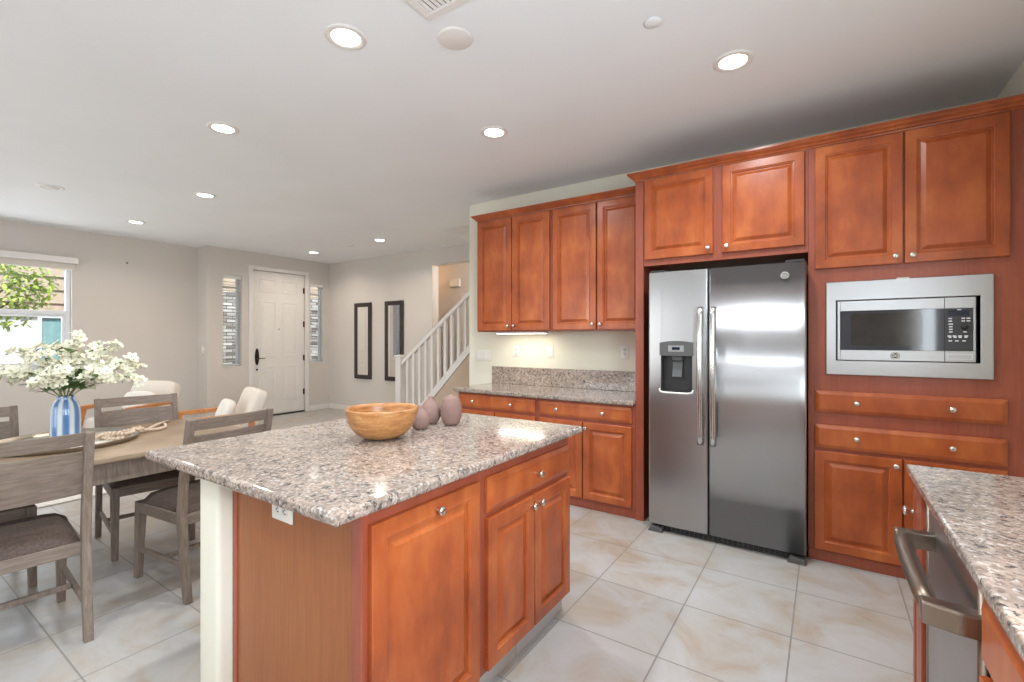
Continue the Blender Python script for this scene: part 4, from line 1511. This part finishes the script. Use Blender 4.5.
# tray, vase, garland
TZ = 0.7502
tr = thing('serving_tray', 'round shallow tray with a metal rim under the flower vase', 'tray', (-3.63, 0.80, TZ))
bm = NB(); lathe(bm, [(0.0, 0.0), (0.315, 0.0), (0.315, 0.008), (0.0, 0.008)], 48)
obj('tray_base', bm, 'tray', tr)
bm = NB(); lathe(bm, [(0.312, 0.0), (0.325, 0.002), (0.336, 0.022), (0.339, 0.027), (0.335, 0.029), (0.328, 0.024), (0.314, 0.009)], 48, cap0=False, cap1=False)
obj('tray_rim', bm, 'tray_rim', tr)
VX, VY = -3.62, 0.80
vz = TZ + 0.0082
bm = NB()
seg = 64
t_ = bmesh.new()
prof = [(0.0, 0.0), (0.055, 0.0), (0.064, 0.006), (0.066, 0.05), (0.066, 0.15), (0.063, 0.195), (0.054, 0.226), (0.040, 0.243), (0.036, 0.252), (0.041, 0.266), (0.038, 0.266), (0.033, 0.252), (0.036, 0.24), (0.058, 0.19), (0.060, 0.02), (0.0, 0.012)]
lathe(t_, prof, seg, cap0=False, cap1=False)
for v in t_.verts:
    r = math.hypot(v.co.x, v.co.y)
    if r > 0.02:
        a = math.atan2(v.co.y, v.co.x)
        k = 1 + 0.030 * math.cos(16 * a)
        v.co.x *= k; v.co.y *= k
for f in t_.faces:
    f.smooth = True
merge(bm, t_, 0, True)
tag(obj('flower_vase', bm, 'vase', None, (VX, VY, vz)), 'ribbed blue and white striped glass vase on the tray', 'vase')

bq = thing('flower_bouquet', 'spreading bouquet of white blossom branches standing in the blue vase', 'flowers', (VX, VY, vz))


def petal_flower(bm, c, nrm, r):
    """five cupped petals round a small eye"""
    nrm = Vector(nrm).normalized()
    ref = Vector((0, 0, 1)) if abs(nrm.z) < 0.9 else Vector((1, 0, 0))
    a = nrm.cross(ref).normalized(); b = nrm.cross(a)
    ph = random.random() * 6
    for k in range(5):
        th = ph + 2 * PI * k / 5
        d = a * math.cos(th) + b * math.sin(th)
        s = nrm.cross(d)
        cup = random.uniform(0.15, 0.5)
        base = c + d * r * 0.10
        mid0 = c + d * r * 0.55 + nrm * r * cup * 0.55
        tip = c + d * r * 1.0 + nrm * r * cup
        vs = [bm.verts.new(base), bm.verts.new(mid0 + s * r * 0.40), bm.verts.new(tip + s * r * 0.22), bm.verts.new(tip - s * r * 0.22), bm.verts.new(mid0 - s * r * 0.40), bm.verts.new(mid0 - nrm * r * 0.12)]
        for q in ((0, 1, 5), (1, 2, 5), (2, 3, 5), (3, 4, 5), (4, 0, 5)):
            f = bm.faces.new([vs[i] for i in q]); f.smooth = True
    lathe(bm, [(r * 0.14, 0), (r * 0.12, r * 0.12), (0, r * 0.18)], 6, Matrix.Translation(c) @ nrm.to_track_quat('Z', 'Y').to_matrix().to_4x4(), 1)


def leaf_blade(bm, p, d, ln, wd, mi=0):
    d = Vector(d).normalized()
    s = d.cross(Vector((0, 0, 1)))
    if s.length < 0.05:
        s = Vector((1, 0, 0))
    s.normalize()
    n = s.cross(d)
    rows = []
    for u, w in ((0, 0.05), (0.25, 0.75), (0.5, 1.0), (0.75, 0.65), (1.0, 0.03)):
        c = p + d * ln * u - Vector((0, 0, 1)) * ln * 0.22 * u * u
        rows.append((bm.verts.new(c + s * wd / 2 * w + n * wd * 0.12 * w), bm.verts.new(c), bm.verts.new(c - s * wd / 2 * w + n * wd * 0.12 * w)))
    for a, b in zip(rows[:-1], rows[1:]):
        for k in (0, 1):
            f = bm.faces.new((a[k], a[k + 1], b[k + 1], b[k])); f.smooth = True; f.material_index = mi


random.seed(34)
NBR = 18
mouth = Vector((0, 0, 0.262))
n_bl = 0
for k in range(NBR):
    a = 2 * PI * (k + random.uniform(-0.3, 0.3)) / NBR
    reach = random.uniform(0.26, 0.38) if k % 3 else random.uniform(0.08, 0.22)
    top = random.uniform(0.40, 0.52) if k % 3 else random.uniform(0.52, 0.62)
    if k % 3 == 1:
        top = random.uniform(0.33, 0.42)
    end = Vector((math.cos(a) * reach, math.sin(a) * reach, top))
    inner = Vector((math.cos(a + PI) * 0.02, math.sin(a + PI) * 0.02, 0.03))
    neck = Vector((math.cos(a) * 0.018, math.sin(a) * 0.018, 0.255))
    pts = [inner, neck]
    for j in range(1, 8):
        u = j / 7
        p = neck.lerp(end, u)
        p.z += 0.06 * math.sin(u * PI) * (1 if reach > 0.2 else 0.3)
        p += Vector((random.uniform(-1, 1), random.uniform(-1, 1), random.uniform(-1, 1))) * 0.008
        pts.append(p)
    bm = NB(); tube(bm, pts, [0.0028] * 3 + [0.0022] * 3 + [0.0015] * 3, 6)
    br = obj('branch', bm, 'stem', bq)
    for j in range(4, 9):
        for _ in range(1 if j == 4 else 1):
            # a blossom cluster at this node: several open flowers
            bm = NB()
            for q in range(5):
                off = Vector((random.gauss(0, 1), random.gauss(0, 1), random.gauss(0, 0.8))).normalized() * random.uniform(0.008, 0.046)
                nr = off + Vector((0.35, -0.25, 0.5)) * 0.04 + (pts[j] - mouth) * 0.03
                petal_flower(bm, pts[j] + off, nr, random.uniform(0.021, 0.031))
            obj('blossom_cluster', bm, ['petal', 'pollen'], br)
            n_bl += 1
    bm = NB()
    for j in (2, 2, 3, 4, 6):
        for s in (-1, 1):
            d = (pts[j] - pts[j - 1]).normalized() + Vector((random.uniform(-1, 1), random.uniform(-1, 1), random.uniform(-0.6, 0.4))) * 0.9
            leaf_blade(bm, pts[j], d, random.uniform(0.055, 0.095), random.uniform(0.022, 0.036))
    obj('leaves', bm, 'leaf', br)

# bead garland: a loose coil on the tray edge trailing across the table, ending in two tassels
random.seed(5)
gd = thing('bead_garland', 'pale wooden bead garland with tassels coiled on the tray edge and trailing over the table', 'bead garland', (-3.52, 1.02, TZ))
path = []
for k in range(70):
    u = k / 69
    a = u * 4.6 * PI
    path.append(Vector((0.02 + (0.055 + 0.03 * math.sin(3 * a * 0.37)) * math.cos(a) - 0.02 * u, -0.03 + (0.075 + 0.02 * math.cos(a * 0.7)) * math.sin(a), 0.012 + 0.05 * u * (0.6 + 0.4 * math.sin(a * 1.7)))))
tail1 = [Vector((-0.05, 0.05, 0.03)), Vector((-0.08, 0.12, 0.012)), Vector((-0.13, 0.18, 0.011)), Vector((-0.20, 0.22, 0.011)), Vector((-0.27, 0.27, 0.011)), Vector((-0.34, 0.33, 0.011))]
tail2 = [Vector((0.02, 0.06, 0.05)), Vector((-0.06, 0.16, 0.022)), Vector((-0.10, 0.24, 0.011)), Vector((-0.16, 0.29, 0.011)), Vector((-0.25, 0.32, 0.011))]


def resample(p, step):
    out = [p[0]]
    acc = 0.0
    for a, b in zip(p[:-1], p[1:]):
        ln = (b - a).length
        while acc + ln >= step and ln > 1e-6:
            u = (step - acc) / ln
            a = a.lerp(b, u)
            out.append(a.copy())
            ln = (b - a).length
            acc = 0.0
        acc += ln
    return out


bead_pts = resample(path, 0.0195)[:52] + resample(tail1, 0.0195) + resample(tail2, 0.0195)
bead_me = None
ncount = 0
for p in bead_pts:
    rt_ = math.hypot(p.x - 3.52 + 3.63, p.y + 1.02 - 0.80)
    p.z = max(p.z, 0.0195 if rt_ < 0.295 else (0.0410 if rt_ < 0.352 else 0.0107))
    if bead_me is None:
        bm = NB(); bmesh.ops.create_icosphere(bm, subdivisions=2, radius=0.0105)
        for f in bm.faces:
            f.smooth = True
        o = obj('bead', bm, 'bead', gd, p)
        bead_me = o
    else:
        o = bead_me.copy(); COL.objects.link(o); o.location = p; o.parent = gd
    ncount += 1
    if ncount >= 99:
        break
for p, d in ((tail1[-1], Vector((-0.08, 0.06, 0))), (tail2[-1], Vector((-0.09, 0.02, 0)))):
    bm = NB()
    for k in range(14):
        s = Vector((random.uniform(-1, 1), random.uniform(-1, 1), 0)) * 0.016
        tube(bm, [p + Vector((0, 0, 0.004)), p + d * 0.5 + s * 0.5 + Vector((0, 0, 0.004)), p + d * 1.0 + s + Vector((0, 0, -0.004))], 0.0028, 5)
    obj('tassel', bm, 'bead', gd)

# ------------------------------------------------------------------ living area
bm = NB(); box(bm, -7.95, -5.2, -1.2, 3.05, 0.0005, 0.014, 0.004, 2)
tag(obj('area_rug', bm, 'rug'), 'ivory area rug on the tiles beyond the dining table', 'rug')


def cushion(bm, cx, cy, cz, sx, sy, sz, mat=None, n=8, p=2.6):
    """puffy upholstered block (superellipsoid)"""
    t = bmesh.new()
    bmesh.ops.create_cube(t, size=2.0)
    bmesh.ops.subdivide_edges(t, edges=list(t.edges), cuts=5, use_grid_fill=True)
    for v in t.verts:
        c = v.co
        m_ = (abs(c.x) ** p + abs(c.y) ** p + abs(c.z) ** p) ** (1 / p)
        d = c / m_
        v.co = Vector((cx + d.x * sx / 2, cy + d.y * sy / 2, cz + d.z * sz / 2))
    for f in t.faces:
        f.smooth = True
    if mat is not None:
        t.transform(mat)
    merge(bm, t, 0, True)


def armchair(label, plabel, loc, rotz):
    """faces -y; open honey wood arm frames, cream seat and raked back"""
    t = thing('armchair', label, 'armchair', loc, rotz, 'cream armchairs with wooden arms')
    bm = NB(); cushion(bm, 0, -0.02, 0.36, 0.60, 0.62, 0.17, p=5)
    obj('seat_cushion', bm, 'cream', t)
    rake = Matrix.Translation((0, 0.27, 0.40)) @ Matrix.Rotation(math.radians(-20), 4, 'X')
    bm = NB(); cushion(bm, 0, 0.03, 0.20, 0.60, 0.15, 0.46, rake, p=6.5)
    obj('back_cushion', bm, 'cream', t)
    bm = NB(); box(bm, -0.30, 0.30, -0.30, 0.345, 0.23, 0.275, 0.006)
    obj('seat_frame', bm, 'orange_wood', t)
    for s in (-1, 1):
        bm = NB()
        bar(bm, (s * 0.335, -0.36, 0.545), (s * 0.335, 0.33, 0.555), 0.066, 0.045, 0.006)
        obj('arm', bm, 'orange_wood', t)
        bm = NB(); bar(bm, (s * 0.335, -0.27, 0.535), (s * 0.335, -0.36, 0.022), 0.04, 0.13, 0.006, 0.035, 0.05)
        obj('leg', bm, 'orange_wood', t)
        bm = NB(); bar(bm, (s * 0.335, 0.30, 0.55), (s * 0.335, 0.36, 0.022), 0.04, 0.06, 0.006, 0.035, 0.04)
        obj('leg', bm, 'orange_wood', t)
        bm = NB(); box(bm, s * 0.30 - 0.005, s * 0.335, -0.28, -0.22, 0.235, 0.27); box(bm, s * 0.30 - 0.005, s * 0.335, 0.31, 0.35, 0.235, 0.27)
        obj('side_bracket', bm, 'orange_wood', t)
    mt = Matrix.Translation(loc) @ Matrix.Rotation(rotz, 4, 'Z')
    bm = NB(); cushion(bm, 0, 0, 0, 0.40, 0.11, 0.25, Matrix.Rotation(math.radians(-22), 4, 'X'), p=3.6)
    o = obj('throw_pillow', bm, 'pillow', None, mt @ Vector((0.02, 0.130, 0.578)))
    o.rotation_euler = (0, 0, rotz)
    tag(o, plabel, 'pillow', 'small armchair pillows')
    return t


armchair('cream armchair with honey wood arms against the wall right of the dining window', 'small white pillow on the armchair nearest the window wall', (-7.05, 2.12, 0.0), math.radians(30))
armchair('cream armchair with honey wood arms seen from its side, left of the front door', 'small white pillow on the armchair standing left of the front door', (-5.42, 2.34, 0.0), math.radians(-14))

# ------------------------------------------------------------------ outdoors
bm = NB(); box(bm, -24, XW - 0.3, -8, 16, -0.30, -0.15)
struct('ground', bm, 'soil')
hs = thing('neighbour_house', 'tan sided neighbouring house seen through the dining window', 'house', (-13.0, 2.0, -0.15))
bm = NB(); box(bm, -0.4, 0.0, -6, 3.4, 0, 1.95)
obj('lower_wall', bm, 'stucco', hs)
bm = NB()
z = 1.95
while z < 3.55:
    prism(bm, [(0.06, z), (0.02, z + 0.27), (-0.3, z + 0.27), (-0.3, z)], 'y', -6, 3.4)
    z += 0.27
obj('siding', bm, 'siding', hs)
bm = NB(); prism(bm, [(0.22, 3.62), (0.22, 3.78), (-1.6, 5.0), (-1.6, 4.8)], 'y', -6.4, 3.8)
obj('eave', bm, 'eave', hs)
bm = NB(); frame_x(bm, -0.05, 0.07, 0.45, 1.05, 0.95, 1.98, 0.06)
fwn = obj('window', bm, 'vinyl', hs)
bm = NB(); box(bm, -0.03, 0.02, 0.51, 0.99, 1.01, 1.92)
obj('pane', bm, 'aqua_glass', fwn)
bm = NB(); box(bm, -0.35, 0.0, -1.8, 2.3, -0.15, 2.42, 0.01)
pw = tag(obj('stone_pier', bm, 'stone', None, (-11.2, 6.0, 0)), 'stacked ledger stone wall outside the entry sidelights', 'stone wall')

nh = thing('neighbour_house', 'tan sided house wall rising behind the ledger stone outside the entry', 'house', (-12.4, 6.6, -0.15))
bm = NB()
z = 2.0
while z < 3.6:
    prism(bm, [(0.06, z), (0.02, z + 0.27), (-0.3, z + 0.27), (-0.3, z)], 'y', -2.6, 4.5)
    z += 0.27
obj('siding', bm, 'siding', nh)
bm = NB(); box(bm, -0.3, 0.0, -2.6, 4.5, 0, 2.0)
obj('lower_wall', bm, 'stucco', nh)
bm = NB(); prism(bm, [(0.25, 3.6), (0.25, 3.75), (-1.6, 5.0), (-1.6, 4.8)], 'y', -2.9, 4.8)
obj('eave', bm, 'eave', nh)

tree = thing('garden_tree', 'leafy yellow-green tree outside the dining window', 'tree', (-10.9, 1.35, -0.15))
random.seed(11)
bm = NB()
tube(bm, [(0, 0, 0), (0.03, 0.02, 0.8), (0.0, 0.05, 1.6), (0.02, 0.1, 2.4)], [0.07, 0.06, 0.05, 0.03], 10)
for k in range(9):
    a = k * 2.4
    tube(bm, [(0.02, 0.05, 1.5 + 0.09 * k), (0.30 * math.cos(a), 0.05 + 0.42 * math.sin(a), 1.8 + 0.10 * k), (0.48 * math.cos(a), 0.05 + 0.85 * math.sin(a), 1.95 + 0.11 * k)], [0.02, 0.014, 0.006], 6)
obj('trunk', bm, 'bark', tree)
bm = NB()
for k in range(1900):
    v = Vector((random.gauss(0, 1), random.gauss(0, 1), random.gauss(0, 1))).normalized()
    r = random.uniform(0.55, 1.0)
    c = Vector((v.x * 0.55 * r, -0.05 + v.y * 1.05 * r, 2.30 + v.z * 0.72 * r))
    leaf_blade(bm, c, (random.uniform(-1, 1), random.uniform(-1, 1), random.uniform(-0.8, 0.3)), random.uniform(0.07, 0.12), random.uniform(0.04, 0.065))
obj('foliage', bm, 'tree_leaf', tree)
